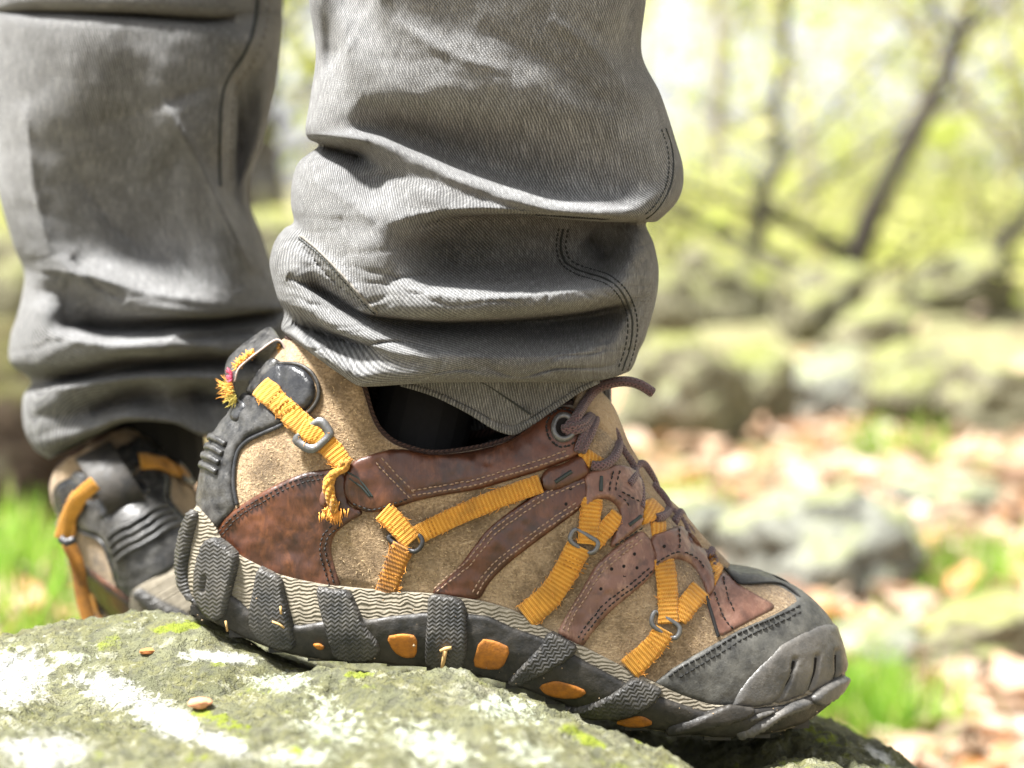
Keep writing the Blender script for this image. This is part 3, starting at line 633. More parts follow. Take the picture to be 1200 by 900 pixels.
def overlay(name, poly, surf, h, mat, parent, step=3.2, edge=4, sink=2.5, smooth=2, ridge=False, both=True, bumpf=None, grooves=(), base_h=0, uvrot=0, wob=0):
    pl = smooth_poly(poly, smooth) if smooth else np.array(poly, float)
    pl = resample(pl, step, True)
    if wob: pl = pl+np.stack([vnoise(pl[:, 0]*.13, pl[:, 1]*.13, s=5), vnoise(pl[:, 0]*.13, pl[:, 1]*.13, s=9)], 1)*wob
    on = np.zeros(len(pl), bool)
    if ridge:
        T = surf.top(pl[:, 0]); on = pl[:, 1] < T+1.2; pl[on, 1] = T[on]
    x0, y0 = pl.min(0); x1, y1 = pl.max(0)
    gx, gy = np.meshgrid(np.arange(x0, x1, step), np.arange(y0, y1, step*.87)); gx[1::2] += step/2
    g = np.stack([gx.ravel(), gy.ravel()], 1); g = g[inside(g, pl)]
    nb = len(pl); a, b_ = pl, np.roll(pl, -1, 0)
    dall = seg_dist(g, a, b_).min(1) if len(g) else np.zeros(0); g = g[dall > step*.55]
    allp = np.vstack([pl, g])
    v, e, f, *_ = delaunay_2d_cdt([Vector(p) for p in allp], [], [list(range(nb))], 1, 1e-4)
    v = np.array([tuple(q) for q in v]); f = [list(q) for q in f]
    keep = ~(on & np.roll(on, -1))
    de = seg_dist(v, a[keep], b_[keep]).min(1)
    k = np.clip(de/edge, 0, 1); hh = base_h+h*(.30+.70*np.sqrt(1-(1-k)**2))
    for (line, wd, dp) in grooves:
        dl = poly_dist(v, np.array(line, float)); hh -= dp*np.exp(-(dl/wd)**2)
    if bumpf is not None: hh = hh+bumpf(v[:, 0], v[:, 1])*np.clip(de/edge, 0, 1)
    V = surf.at(v[:, 0], v[:, 1], hh)
    if ridge:
        T = surf.top(v[:, 0]); onv = v[:, 1] <= T+.05; V[onv, 1] = 0
    cnt = {}
    for q in f:
        for i in range(3): ed = (q[i], q[(i+1) % 3]); cnt[ed] = 1
    bd = [ed for ed in cnt if (ed[1], ed[0]) not in cnt]
    low = surf.at(v[:, 0], v[:, 1], np.full(len(v), -sink)); mp = {}; V = list(V); v2 = list(v)
    if ridge: bd = [ed for ed in bd if not (onv[ed[0]] and onv[ed[1]])]
    for i, j in bd:
        for q in (i, j):
            if q not in mp: mp[q] = len(V); V.append(low[q]); v2.append(v[q])
        f.append([j, i, mp[i], mp[j]])
    V = np.array(V); uv = np.array(v2)
    if uvrot: c_, s_2 = math.cos(uvrot), math.sin(uvrot); uv = uv @ np.array([[c_, -s_2], [s_2, c_]])
    if ridge:
        n = len(V); V = np.vstack([V, mirror_v(V)]); uv = np.vstack([uv, uv]); f = f+[[i+n for i in q][::-1] for q in f]
        o = mk(name, V, f, mat, parent, uv); bm = bmesh.new(); bm.from_mesh(o.data); bmesh.ops.remove_doubles(bm, verts=bm.verts, dist=1e-6)
        bmesh.ops.recalc_face_normals(bm, faces=bm.faces); bm.to_mesh(o.data); bm.free(); return o
    o = recalc(mk(name, V, f, mat, parent, uv))
    if both: recalc(mk(name, mirror_v(V), [q[::-1] for q in f], mat, parent, uv))
    return o
def ridge(surf, x0, x1, n=14): return [(x, float(surf.top(x))) for x in np.linspace(x0, x1, n)]
def ribbon(name, line, wd, surf, h, mat, parent, thick=2.2, both=True, ncross=7, step=2.2, droop=0, wave=.5):
    p = resample(catmull(line, 8), step); n = len(p); s = np.linspace(0, 1, n)
    w = np.interp(s, np.linspace(0, 1, len(np.atleast_1d(wd))), np.atleast_1d(wd)) if np.ndim(wd) else np.full(n, wd)
    hq = np.interp(s, np.linspace(0, 1, len(h)), h) if np.ndim(h) else np.full(n, h)
    T = np.gradient(p, axis=0); T /= np.linalg.norm(T, axis=1)[:, None]; N = np.stack([-T[:, 1], T[:, 0]], 1)
    c = np.linspace(-1, 1, ncross); L = np.r_[0, np.cumsum(np.linalg.norm(np.diff(p, axis=0), axis=1))]
    w = w*(1+.02*np.sin(L*2.3))+vnoise(L*.11, L*0+3)*.5
    X = p[:, None]+N[:, None]*(c[None, :, None]*w[:, None, None]/2)
    hh = hq[:, None]+thick*(.55+.45*np.sqrt(np.clip(1-c**4, 0, 1)))[None]+wave*vnoise(L[:, None]*.05+c[None]*.3, L[:, None]*0+c[None], s=3)
    V1 = surf.at(X[..., 0].ravel(), X[..., 1].ravel(), hh.ravel())
    V2 = surf.at(X[..., 0].ravel(), X[..., 1].ravel(), np.repeat(hq-1.2, ncross))
    uv = np.stack([np.repeat(L, ncross), (c[None]*w[:, None]/2).ravel()], 1)
    Fc = grid_faces(n, ncross).tolist(); nv = n*ncross
    for i in range(n-1):
        for j in (0, ncross-1): Fc.append([i*ncross+j, (i+1)*ncross+j, (i+1)*ncross+j+nv, i*ncross+j+nv])
    for j in range(ncross-1):
        for i in (0, n-1): Fc.append([i*ncross+j, i*ncross+j+1, i*ncross+j+1+nv, i*ncross+j+nv])
    Fc += [[q+nv for q in f] for f in grid_faces(n, ncross).tolist()]
    V = np.vstack([V1, V2]); UV = np.vstack([uv, uv])
    o = recalc(mk(name, V, Fc, mat, parent, UV))
    if both: recalc(mk(name, mirror_v(V), Fc, mat, parent, UV))
    fz_ = MB(); e_ = V1.reshape(n, ncross, 3)
    for _ in range(int(L[-1]*.7)):
        i_, j_ = RNG.integers(1, n-1), RNG.choice([0, 0, ncross-1, ncross-1, RNG.integers(1, ncross-1)]); p0 = e_[i_, j_]; d_ = RNG.normal(0, 1, 3)*K*RNG.gamma(2, .9); d_[1] = -abs(d_[1])
        fz_.tube([p0, p0+d_*.6, p0+d_+RNG.normal(0, 1, 3)*K], np.array([.42, .36, .2])*K, 3, cap=False)
    if fz_.V: f_ = fz_.obj('strap_fuzz', M['fray_orange'], o); f_['kind'] = 'stuff'
    return o
def stitch_row(b, line, surf, h=1.6, gap=6.2, ln=4.2, r=.95, both=True):
    p = resample(catmull(line, 6), .8); L = np.r_[0, np.cumsum(np.linalg.norm(np.diff(p, axis=0), axis=1))]; s = 1.
    while s+ln < L[-1]:
        q = np.stack([np.interp([s, s+ln*.5, s+ln], L, p[:, k]) for k in (0, 1)], 1)+RNG.normal(0, .25, 2)
        V = surf.at(q[:, 0], q[:, 1], h+np.array([-.9, .5, -.9]))
        b.tube(V, np.array([.7, 1., .7])*r*K, 5)
        if both: b.tube(mirror_v(V), np.array([.7, 1., .7])*r*K, 5)
        s += gap*RNG.uniform(.9, 1.1)
def off_line(line, d):
    p = np.array(line, float); T = np.gradient(p, axis=0); T /= np.linalg.norm(T, axis=1)[:, None]; return p+np.stack([-T[:, 1], T[:, 0]], 1)*d
crease = lambda a, f, s: (lambda x, y: a*fbm(x*f, y*f, o=3, s=s))

# leather panels ------------------------------------------------------------------------------
heel_panel = [(254, 621), (265, 607), (276, 596), (310, 575), (335, 562), (360, 553), (398, 548), (408, 566), (406, 592), (430, 600), (408, 612), (391, 626), (387, 645), (393, 668), (401, 691), (380, 691), (330, 680), (300, 667), (262, 643)]
overlay('heel_panel', heel_panel, UP, 3.2, M['leather_dark'], shoe, edge=4, bumpf=crease(1.1, .045, 2))
band = [(410, 541), (440, 531), (466, 525), (510, 535), (560, 529), (598, 518), (626, 497), (645, 482), (664, 476), (680, 484), (690, 500), (690, 520), (682, 532), (660, 542), (627, 554), (590, 565), (560, 574), (520, 580), (487, 587), (468, 594), (433, 602), (410, 592), (399, 572)]
overlay('collar_band', band, UP, 4.6, M['leather_brown'], shoe, edge=7, bumpf=crease(1.2, .05, 4), grooves=[([(442, 541), (462, 562), (483, 583)], 1.6, 2.0), ([(445, 538), (470, 524)], 1.5, 1.6), ([(483, 578), (540, 566), (600, 552), (665, 531)], 1.6, 1.5)])
strip = [(503, 696), (520, 682), (540, 662), (558, 637), (573, 618), (610, 590), (640, 571), (684, 552), (691, 575), (684, 594), (650, 619), (620, 641), (590, 665), (572, 684), (562, 704), (530, 701)]
overlay('side_strip', strip, UP, 3.4, M['leather_brown'], shoe, edge=3.5, bumpf=crease(1.0, .06, 6))
panel2 = [(751, 620), (762, 632), (769, 650), (768, 670), (750, 688), (717, 714), (693, 742), (682, 760), (668, 752), (652, 742), (660, 728), (670, 710), (684, 688), (698, 661), (727, 637)]
overlay('side_strip', panel2, UP, 3.4, M['leather_pale_skylit'], shoe, edge=3.5, bumpf=crease(1.1, .07, 8))
vamp = [(832, 696), (840, 676), (850, 669), (866, 686), (890, 699), (912, 711), (890, 722), (867, 734), (842, 748), (834, 728), (827, 706)]
overlay('vamp_panel', vamp, UP, 1.8, M['leather_pale_skylit'], shoe, edge=3, bumpf=crease(.9, .09, 9))
o1 = [(632, 562), (640, 549), (660, 544), (679, 532), (688, 546), (691, 556), (676, 566), (650, 577), (637, 576)]
overlay('strap_loop', o1, UP, 8, M['leather_brown'], shoe, edge=12)
eyestay = [(683, 556), (700, 549), (722, 545), (740, 549), (751, 567), (753, 590), (752, 616), (735, 629), (719, 642), (714, 641), (719, 625), (726, 608), (726, 598), (719, 589), (709, 584), (697, 586), (683, 598), (686, 576)]
overlay('eyestay', eyestay, UP, 5.5, M['leather_pale_skylit'], shoe, edge=4, bumpf=crease(1.0, .07, 12), base_h=1)
eyestay2 = [(760, 629), (778, 624), (796, 616), (803, 624), (813, 629), (827, 653), (836, 677), (836, 690), (830, 700), (826, 690), (823, 680), (816, 668), (807, 659), (796, 655), (784, 656), (771, 664), (766, 669), (768, 652)]
overlay('eyestay', eyestay2, UP, 5.5, M['leather_pale_skylit'], shoe, edge=4, bumpf=crease(1.0, .07, 14), base_h=1)
toe_cap = [(766, 801), (787, 784), (813, 768), (840, 753), (867, 738), (900, 724), (920, 714), (934, 705), (931, 697), (912, 686), (895, 684), (880, 684), (866, 684), (852, 671)] + ridge(UP, 851, 988, 26) + [(989, 787), (975, 799), (950, 811), (920, 822), (885, 829), (840, 828), (800, 816)]
overlay('toe_cap', toe_cap, UP, 4.0, M['rubber_grey'], shoe, edge=4, ridge=True, smooth=0, bumpf=crease(.9, .03, 21), grooves=[([(800, 779), (846, 753), (880, 735), (938, 708)], 1.6, 1.2)])
bumper = [(855, 828), (862, 812), (871, 799), (885, 783), (911, 757), (935, 743), (957, 733)] + ridge(UP, 972, 988, 8) + [(989, 787), (975, 799), (950, 811), (920, 822), (885, 829)]
overlay('toe_bumper', bumper, UP, 7, M['rubber_bumper'], shoe, edge=8, ridge=True, smooth=0, step=2.4, bumpf=crease(.6, .04, 23),
        grooves=[([(928, 773), (926, 781)], 2.4, 5), ([(927, 776), (922, 795), (912, 815), (904, 823)], 1.6, 3), ([(953, 769), (951, 788), (943, 810)], 2.2, 5), ([(975, 764), (975, 787), (971, 803)], 2.2, 5)])
for q in ([(928, 775), (926, 782), (922, 795), (913, 813), (908, 819)], [(953, 771), (951, 788), (944, 808)], [(975, 768), (975, 787), (972, 800)]):
    q = resample(catmull(q, 5), 2.5); pts = UP.at(q[:, 0], q[:, 1], 3.6)
    for w_ in (pts, mirror_v(pts)): b = MB(); b.tube(w_, np.linspace(1.7, .5, len(q))*K, 6); b.obj('toe_slit_shade', M['hole'], shoe)  # near-black strands laid in the grooves as their shade
# heel counter with ribs
counter = ridge(UP, 232.5, 291, 20) + [(297, 466), (309, 463), (318, 476), (333, 494), (312, 504), (291, 513), (278, 526), (273, 545), (272, 570), (276, 595), (265, 607), (256, 618), (245, 612), (233, 602)]
overlay('heel_counter', counter, UP, 5, M['rubber_counter'], shoe, edge=5, ridge=True, smooth=0, bumpf=crease(1.2, .06, 31), grooves=[([(330, 498), (291, 518), (282, 530), (278, 548), (278, 572), (281, 592)], 1.2, 0)])
welt = MB(); wl = resample(catmull([(340, 488), (333, 497), (312, 507), (293, 516), (281, 528), (276, 546), (275, 570), (279, 592)], 6), 2.5)
pts = UP.at(wl[:, 0], wl[:, 1], 2.2)
for q in (pts, mirror_v(pts)): welt = MB(); welt.tube(q, 2.4*K, 8); welt.obj('counter_welt', M['rubber_gloss'], shoe)
for ya in (515, 525.5, 536, 546.5):
    b = MB(); x0 = np.interp(ya, [511, 536, 562], [252.5, 243.5, 236.5]); ln = catmull([(x0, ya-1.5), (x0+8, ya+2), (x0+17, ya+7.5)], 8)
    V = UP.at(ln[:, 0], ln[:, 1], 5.6); V[0, 1] = 0; b.tube(np.vstack([mirror_v(V)[::-1][:-1], V]), 3.9*K, 10); b.obj('counter_rib', M['rubber_counter'], shoe)
ear = [(306, 446), (316, 432), (330, 427), (346, 428), (360, 435), (369, 448), (370, 464), (362, 478), (350, 484), (338, 487), (324, 470), (312, 460)]
overlay('strap_anchor', ear, UP, 7, M['rubber_gloss'], shoe, edge=7, base_h=1.5)
earl = MB(); el = resample(catmull([(322, 428), (346, 427), (363, 434), (373, 449), (374, 466), (364, 482), (352, 489)], 6), 2.5)
pts = UP.at(el[:, 0], el[:, 1], 3)
for q in (pts, mirror_v(pts)): earl = MB(); earl.tube(q, 2.3*K, 8); earl.obj('anchor_rim', M['rubber'], shoe)
overlay('pull_tab_base', [(291, 463), (299, 446), (312, 431), (322, 421), (331, 424), (325, 436), (312, 450), (304, 463)], UP, 5, M['rubber_counter'], shoe, edge=5, base_h=4)
# pull loop on the heel: a worn black tape standing on edge across the heel
def tape(name, line, halfw, mat, th=2.4, skew=(0, 0), frac=(-1, 1)):
    p = resample(catmull(line, 8), 2.5); n = len(p); T = np.gradient(p, axis=0); T /= np.linalg.norm(T, axis=1)[:, None]; N = np.stack([-T[:, 1], T[:, 0]], 1)
    b = MB(); prof = [(-1, -.5), (-.92, -1), (0, -1.1), (.92, -1), (1, -.5), (1, .5), (.92, 1), (0, 1.1), (-.92, 1), (-1, .5)]
    V, UV = [], []
    for i in range(n):
        hw = halfw*(1+.12*vnoise(i*.21, 0., s=7)); L = i*2.5
        for (a, c) in prof:
            q = p[i]+N[i]*c*th/2+np.array(skew)*a
            V.append(P(q[0], q[1], a*hw*K)); UV.append((L, a*hw))
    Fc = grid_faces(n, 10, True).tolist()+[list(range(10)), [(n-1)*10+k for k in range(10)]]
    b.add(V, Fc, UV); return recalc(b.obj(name, mat, shoe))
loop_line = [(283, 474), (278, 466), (274, 455), (274, 443), (278, 433), (288, 423), (300, 413), (314, 403), (324, 398), (331, 404), (335, 414), (337, 428)]
frayed = [tape('pull_loop', [(x-4, y-6) for x, y in loop_line], 26, M['rubber_counter'], 3.0, (-5, -8))]
b = MB()
for li in ([(275, 446), (279, 432), (290, 421), (303, 411), (318, 400), (326, 397), (333, 405), (338, 426)],):
    q = resample(catmull(li, 6), 2.5); b.tube(P(q[:, 0], q[:, 1]+1, np.full(len(q), -27.*K)), 1.2*K, 6)
frayed.append(b.obj('worn_edge', M['fiber_cut'], frayed[0])); tag(frayed[-1], 'pale worn edge of the loop')
def fuzz(name, base, direc, n, ln, mat, spread=.6, r=.55, parent=None, yy=(-27, -10)):
    b = MB()
    for i in range(n):
        k = RNG.uniform(0, 1); p0 = np.array([np.interp(k, np.linspace(0, 1, len(base)), [q[c] for q in base]) for c in (0, 1)])
        a = math.atan2(direc[1], direc[0])+RNG.normal(0, spread); l = ln*RNG.uniform(.5, 1.2); y = RNG.uniform(*yy)*K
        p1 = p0+l*.5*np.array([math.cos(a), math.sin(a)]); a += RNG.normal(0, .5); p2 = p1+l*.5*np.array([math.cos(a), math.sin(a)])
        b.tube([P(*p0, y), P(*p1, y+RNG.normal(0, 2)*K), P(*p2, y+RNG.normal(0, 5)*K)], np.array([1, .8, .4])*r*K, 4)
    o = b.obj(name, M[mat], parent); o['kind'] = 'stuff'; frayed.append(o); return o
fuzz('orange_fray', [(276, 432), (296, 414)], (-1, -.6), 60, 8, 'fray_orange', .8, .8, frayed[0])
fuzz('orange_fray', [(276, 430), (297, 414)], (.2, -.6), 40, 7, 'fray_orange', .9, .9, frayed[0])
fuzz('pink_fray', [(272, 436), (273, 446)], (-1, -.1), 40, 8, 'fray_pink', .8, .7, frayed[0])
fuzz('orange_fray', [(272, 448), (276, 462)], (-1, .05), 30, 20, 'fray_orange', .35, .55, frayed[0])
fuzz('yellow_fray', [(274, 455), (279, 470)], (-1, .45), 38, 17, 'fray_yellow', .5, .6, frayed[0])
b = MB(); fu = resample([(331, 404), (333, 416), (330, 426)], 2); 
for q in fu:
    for _ in range(14):
        y0 = RNG.uniform(-24, -12)*K; p0 = P(q[0]-2, q[1], y0); b.tube([p0, p0+np.array([-RNG.uniform(2, 5)*K, RNG.normal(0, 2)*K, RNG.normal(0, 3)*K])], [.7*K, .4*K], 4)
o = b.obj('lining_fuzz', M['webbing'], frayed[0]); o['kind'] = 'stuff'; frayed.append(o)
overlay('loop_anchor', [(272, 492), (279, 476), (288, 470), (293, 476), (287, 487), (280, 497)], UP, 3, M['rubber_gloss'], shoe, edge=3, base_h=4.5)

# straps --------------------------------------------------------------------------------------
ribbon('heel_strap', [(312, 456), (326, 468), (345, 487), (366, 506)], 27, UP, [9, 8, 6, 6], M['webbing'], shoe, 2.6)
ribbon('strap_keeper', [(357, 501), (372, 510), (381, 517)], [23, 21], UP, [9, 10, 8], M['webbing'], shoe, 3)
tail = [ribbon('strap_end', [(378, 514), (390, 526), (400, 538), (408, 546)], [24, 25, 20], UP, [6, 7, 9], M['webbing'], shoe, 2.6, both=False)]
b = MB(); q = catmull([(405, 540), (403, 549), (394, 554), (388, 562), (387, 574), (391, 588), (394, 600)], 6)
wv = np.interp(np.linspace(0, 1, len(q)), [0, .2, .4, .6, .85, 1], [9, 7, 7, 8, 7, 4])
for ph in range(4):
    a = np.linspace(0, 9, len(q))+ph*1.57; b.tube(UP.at(q[:, 0]+np.cos(a)*wv*.42, q[:, 1], 8+np.sin(a)*3), wv*.5*K, 8)
tail.append(b.obj('twisted_end', M['webbing'], tail[0]))
b = MB()
for i in range(90):
    x, y = 391+RNG.normal(0, 7), 598+RNG.normal(0, 4); l = RNG.uniform(5, 12)*K; a = RNG.normal(math.pi/2, .5)
    p0 = UP.at(x, y, 6.); b.tube([p0, p0+np.array([math.cos(a)*l*.6, -RNG.uniform(0, 3)*K, -math.sin(a)*l])], [.7*K, .35*K], 4)
o = b.obj('frayed_tip', M['fray_orange'], tail[0]); o['kind'] = 'stuff'; tail.append(o)
tail.append(overlay('torn_patch', [(382, 572), (376, 578), (375, 590), (381, 596), (387, 586)], UP, 4, M['leather_pale_skylit'], shoe, both=False, base_h=3))
ribbon('side_strap', [(488, 627), (530, 607), (580, 586), (634, 567)], [22, 23, 22], UP, [6, 4.5, 4.5, 4], M['webbing'], shoe)
ribbon('short_strap', [(449, 598), (465, 613), (484, 634)], 25, UP, [4, 6, 8], M['webbing'], shoe)
ribbon('anchor_strap', [(474, 639), (465, 658), (452, 696)], [27, 25, 27], UP, [8, 5, 3], M['webbing_dirty'], shoe)
ribbon('side_strap', [(694, 584), (691, 604), (687, 638)], 24, UP, [1.5, 5, 9], M['webbing'], shoe)
ribbon('side_strap', [(695, 640), (706, 624), (724, 603)], [17, 20, 20], UP, [7, 5, 2], M['webbing'], shoe)
ribbon('anchor_strap', [(678, 640), (662, 671), (643, 699), (616, 722)], [29, 29, 30, 31], UP, [8, 5, 4, 3], M['webbing'], shoe)
ribbon('side_strap', [(777, 656), (780, 690), (781, 732)], 23, UP, [1.5, 5, 9], M['webbing'], shoe)
ribbon('side_strap', [(792, 728), (802, 712), (820, 691)], [20, 25, 26], UP, [7, 5, 2], M['webbing'], shoe)
ribbon('anchor_strap', [(777, 738), (765, 757), (737, 784)], [24, 26, 30], UP, [8, 6, 4], M['webbing'], shoe)
overlay('throat_strap', [(676, 532), (688, 527), (706, 539), (699, 546), (686, 550)], UP, 3, M['webbing'], shoe, smooth=0, base_h=3)
overlay('throat_strap', [(751, 588), (762, 585), (779, 601), (770, 609), (752, 616)], UP, 3, M['webbing'], shoe, smooth=0, base_h=3, uvrot=.5)
overlay('throat_strap', [(762, 612), (780, 611), (780, 624), (764, 629)], UP, 2, M['webbing'], shoe, smooth=0, base_h=1)
overlay('throat_strap', [(829, 651), (842, 650), (847, 667), (840, 680), (836, 688), (833, 668)], UP, 3, M['webbing'], shoe, smooth=0, base_h=2, uvrot=.9)
# rings and the slider buckle
def ring(name, pts, surf, h, r, mat, closed=True):
    p = catmull(pts, 8, closed); p = np.vstack([p, p[:1]]) if closed else p; hh = np.interp(np.linspace(0, 1, len(p)), np.linspace(0, 1, len(h)), h)
    V = surf.at(p[:, 0], p[:, 1], hh)
    for s in (1, -1):
        b = MB(); b.tube(V if s > 0 else mirror_v(V), r*K, 10, cap=not closed); b.obj(name, mat, shoe)
ring('strap_ring', [(457, 628), (460, 634), (474, 640), (486, 645), (494, 640), (496, 632), (491, 626), (478, 624)], UP, [3, 5, 7, 10, 10, 8, 4, 3], 2.7, M['metal_dark'])
ring('strap_ring', [(674, 621), (668, 628), (669, 635), (680, 643), (691, 648), (698, 644), (699, 636), (690, 630)], UP, [9, 10, 9, 6, 9, 10, 9, 5], 2.8, M['metal'])
ring('strap_ring', [(767, 718), (762, 725), (764, 734), (776, 742), (788, 748), (793, 743), (792, 735), (780, 726)], UP, [9, 10, 9, 6, 9, 10, 9, 5], 2.8, M['metal'])
fr = np.array([(380, 488), (386, 491), (394, 506), (392, 512), (372, 530), (366, 531), (349, 521), (346, 515), (350, 510), (362, 513), (378, 500)], float)
def frame_mesh():
    o_ = resample(smooth_poly([(374, 489), (384, 490), (395, 507), (391, 514), (373, 531), (363, 531), (346, 519), (349, 510), (357, 507)], 1), 2, True); n = len(o_)
    ctr = np.array([370., 510.]); inn = ctr+(o_-ctr)*np.array([.58, .52]); V = []
    for ring_, h in ((o_, 7), (ctr+(o_-ctr)*.99, 12), (inn, 12), (inn, 7)): V += list(UP.at(ring_[:, 0], ring_[:, 1], np.full(n, h)))
    F_ = [[a*n+i, a*n+(i+1) % n, ((a+1) % 4)*n+(i+1) % n, ((a+1) % 4)*n+i] for a in range(4) for i in range(n)]
    return np.array(V), F_
V, Fc = frame_mesh(); recalc(mk('buckle', V, Fc, M['metal'], shoe)); recalc(mk('buckle', mirror_v(V), Fc, M['metal'], shoe))
# eyelet -------------------------------------------------------------------------------------
def disc(c, prof, n=26):
    V = []; 
    for r_, h in prof:
        a = np.linspace(0, 2*math.pi, n, endpoint=False); V += list(UP.at(c[0]+np.cos(a)*r_*.86, c[1]+np.sin(a)*r_, np.full(n, h)))
    return np.array(V), grid_faces(len(prof), n, True).tolist()
V, Fc = disc((659, 504), [(16.5, 4), (16, 9.5), (13.5, 12), (11, 11.5), (10, 8.5), (9.5, 6)]); recalc(mk('eyelet', V, Fc, M['metal'], shoe)); recalc(mk('eyelet', mirror_v(V), Fc, M['metal'], shoe))
V, Fc = disc((659, 504), [(10.5, 9.0), (5, 7.6), (.1, 7.2)]); mk('eyelet_hole', V, Fc, M['hole'], shoe); mk('eyelet_hole', mirror_v(V), Fc, M['hole'], shoe)
# bar marks printed in the leather
for q in ([(650, 566), (668, 554)], [(702.5, 560), (702.5, 577)], [(734, 617), (747, 607)], [(408, 553), (421, 560), (437, 582)], [(410, 560), (424, 570), (434, 582)]):
    p = resample(np.array(q, float), 1.5); b = MB(); n = len(p)
    hb = 8.5 if q[0][1] == 566 else (6.5 if q[0][0] > 500 else 5.0)
    V = UP.at(p[:, 0], p[:, 1], hb-.2); b.tube(V, (2.3 if q[0][0] > 500 else 1.3)*K, 8); b.obj('bar_mark', M['mark'], shoe)
# perforations
b = MB()
for (x, y, h) in ((668, 573, 3.4), (649, 587, 3.4), (663, 591, 3.4), (742, 650, 3.4), (730, 664, 3.4), (745, 666, 3.4), (731, 675, 3.4), (716, 667, 3.4), (717, 686, 3.4), (704, 690, 3.4), (775, 643, 6.3)):
    a = np.linspace(0, 2*math.pi, 8, endpoint=False); V = list(UP.at(x+np.cos(a)*1.9, y+np.sin(a)*2.1, np.full(8, h+.5)))+[UP.at(x, y, h+.4)]
    f = [[i, (i+1) % 8, 8] for i in range(8)]; b.add(V, f); b.add(mirror_v(V), f)
o = b.obj('perforations', M['hole'], shoe); o['kind'] = 'stuff'
# stitching: too small to pick apart, one mesh a colour
dk, gr, lt = MB(), MB(), MB()
L_ = [(258, 624), (280, 601), (312, 581), (336, 568), (361, 559), (398, 554)]
for d in (0, 5): stitch_row(dk, off_line(L_, d), UP, 4.4)
L_ = [(400, 616), (386, 628), (382, 645), (388, 668), (394, 688)]
for d in (0, 6): stitch_row(dk, off_line(L_, d), UP, 4.4)
L_ = [(483, 581), (520, 575), (560, 568), (590, 559), (627, 548), (668, 534)]
stitch_row(lt, L_, UP, 5.4); stitch_row(lt, off_line(L_, -6), UP, 5.4)
stitch_row(lt, [(440, 541), (455, 558), (481, 584)], UP, 5.2); stitch_row(lt, [(447, 536), (462, 553), (486, 577)], UP, 5.2)
stitch_row(dk, [(414, 589), (436, 597), (468, 588), (482, 584)], UP, 5.2)
up_ = [(508, 690), (524, 676), (545, 660), (562, 640), (578, 621), (612, 596), (642, 577), (682, 560)]; lo_ = [(559, 697), (568, 681), (587, 660), (618, 636), (648, 614), (680, 592)]
for d in (0, 5.5): stitch_row(lt, off_line(up_, d), UP, 4.2); stitch_row(lt, off_line(lo_, -d), UP, 4.2)
up_ = [(660, 738), (668, 718), (683, 695), (701, 667), (729, 643), (750, 626)]; lo_ = [(682, 751), (690, 738), (714, 710), (748, 684), (764, 669)]
for d in (0, 5.5): stitch_row(lt, off_line(up_, d), UP, 4.2); stitch_row(dk, off_line(lo_, -d), UP, 4.2)
stitch_row(dk, [(715, 553), (712, 566), (711, 580)], UP, 7.6); stitch_row(dk, [(720, 582), (730, 590), (734, 598)], UP, 7.6); stitch_row(dk, [(724, 578), (735, 585), (745, 590)], UP, 7.6)
stitch_row(dk, [(722, 553), (718, 568), (718, 580)], UP, 7.6); stitch_row(dk, [(718, 640), (738, 628), (754, 617)], UP, 7.2)
stitch_row(dk, [(790, 622), (792, 640), (791, 650)], UP, 7.6); stitch_row(dk, [(797, 650), (812, 658), (822, 672)], UP, 7.6); stitch_row(dk, [(766, 662), (784, 652), (797, 650)], UP, 7.4)
stitch_row(dk, [(846, 676), (852, 700), (862, 722)], UP, 3); stitch_row(dk, [(835, 694), (846, 722), (858, 738)], UP, 3)
stitch_row(gr, [(782, 793), (800, 781), (826, 767), (846, 755), (872, 740), (912, 723), (938, 710)], UP, 4.9, 7, 5.2, 1.4)
stitch_row(gr, [(795, 794), (822, 778), (850, 762), (878, 745), (916, 729), (941, 716)], UP, 4.9, 7, 5.2, 1.2)
a = np.linspace(.8, 2*math.pi-.3, 24); stitch_row(dk, list(zip(659+np.cos(a)*18.5, 504+np.sin(a)*21)), UP, 6.0, 5, 3.4, 1.3)
st = MB()
for q, h_ in (([(664, 650), (690, 662)], 8.6), ([(661, 655), (687, 667)], 8.4), ([(659, 660), (684, 672)], 8.2), ([(763, 744), (783, 757)], 8.8), ([(760, 749), (779, 762)], 8.5), ([(757, 754), (776, 767)], 8.2), 
             ([(318, 478), (334, 459)], 11.2), ([(326, 484), (345, 470)], 10.8), ([(331, 490), (352, 474)], 10.4), ([(500, 606), (508, 628)], 7.6), ([(504, 604), (512, 626)], 7.5)):
    stitch_row(st, q, UP, h_, 4.6, 3.6, .8)
o = st.obj('strap_stitching', M['thread_orange'], shoe); o['kind'] = 'stuff'
for nm, bb, mm in (('stitching', dk, 'thread_dark'), ('stitching', lt, 'thread_light'), ('toe_stitching', gr, 'thread_dark')):
    o = bb.obj(nm, M[mm], shoe); o['kind'] = 'stuff'
# dark cord lines: vamp edge, toe opening
b = MB()
for q, r_ in (([(826, 700), (832, 718), (838, 738), (841, 747)], 2.0), ([(848, 668), (856, 676), (866, 685), (880, 686), (898, 685), (913, 686), (926, 693), (936, 702)], 1.5), ([(842, 668), (833, 676), (831, 690)], 1.2)):
    p = resample(catmull(q, 6), 2); V = UP.at(p[:, 0], p[:, 1], 2.6); b.tube(V, r_*K, 8); b.tube(mirror_v(V), r_*K, 8)
b.obj('piping', M['thread_dark'], shoe)
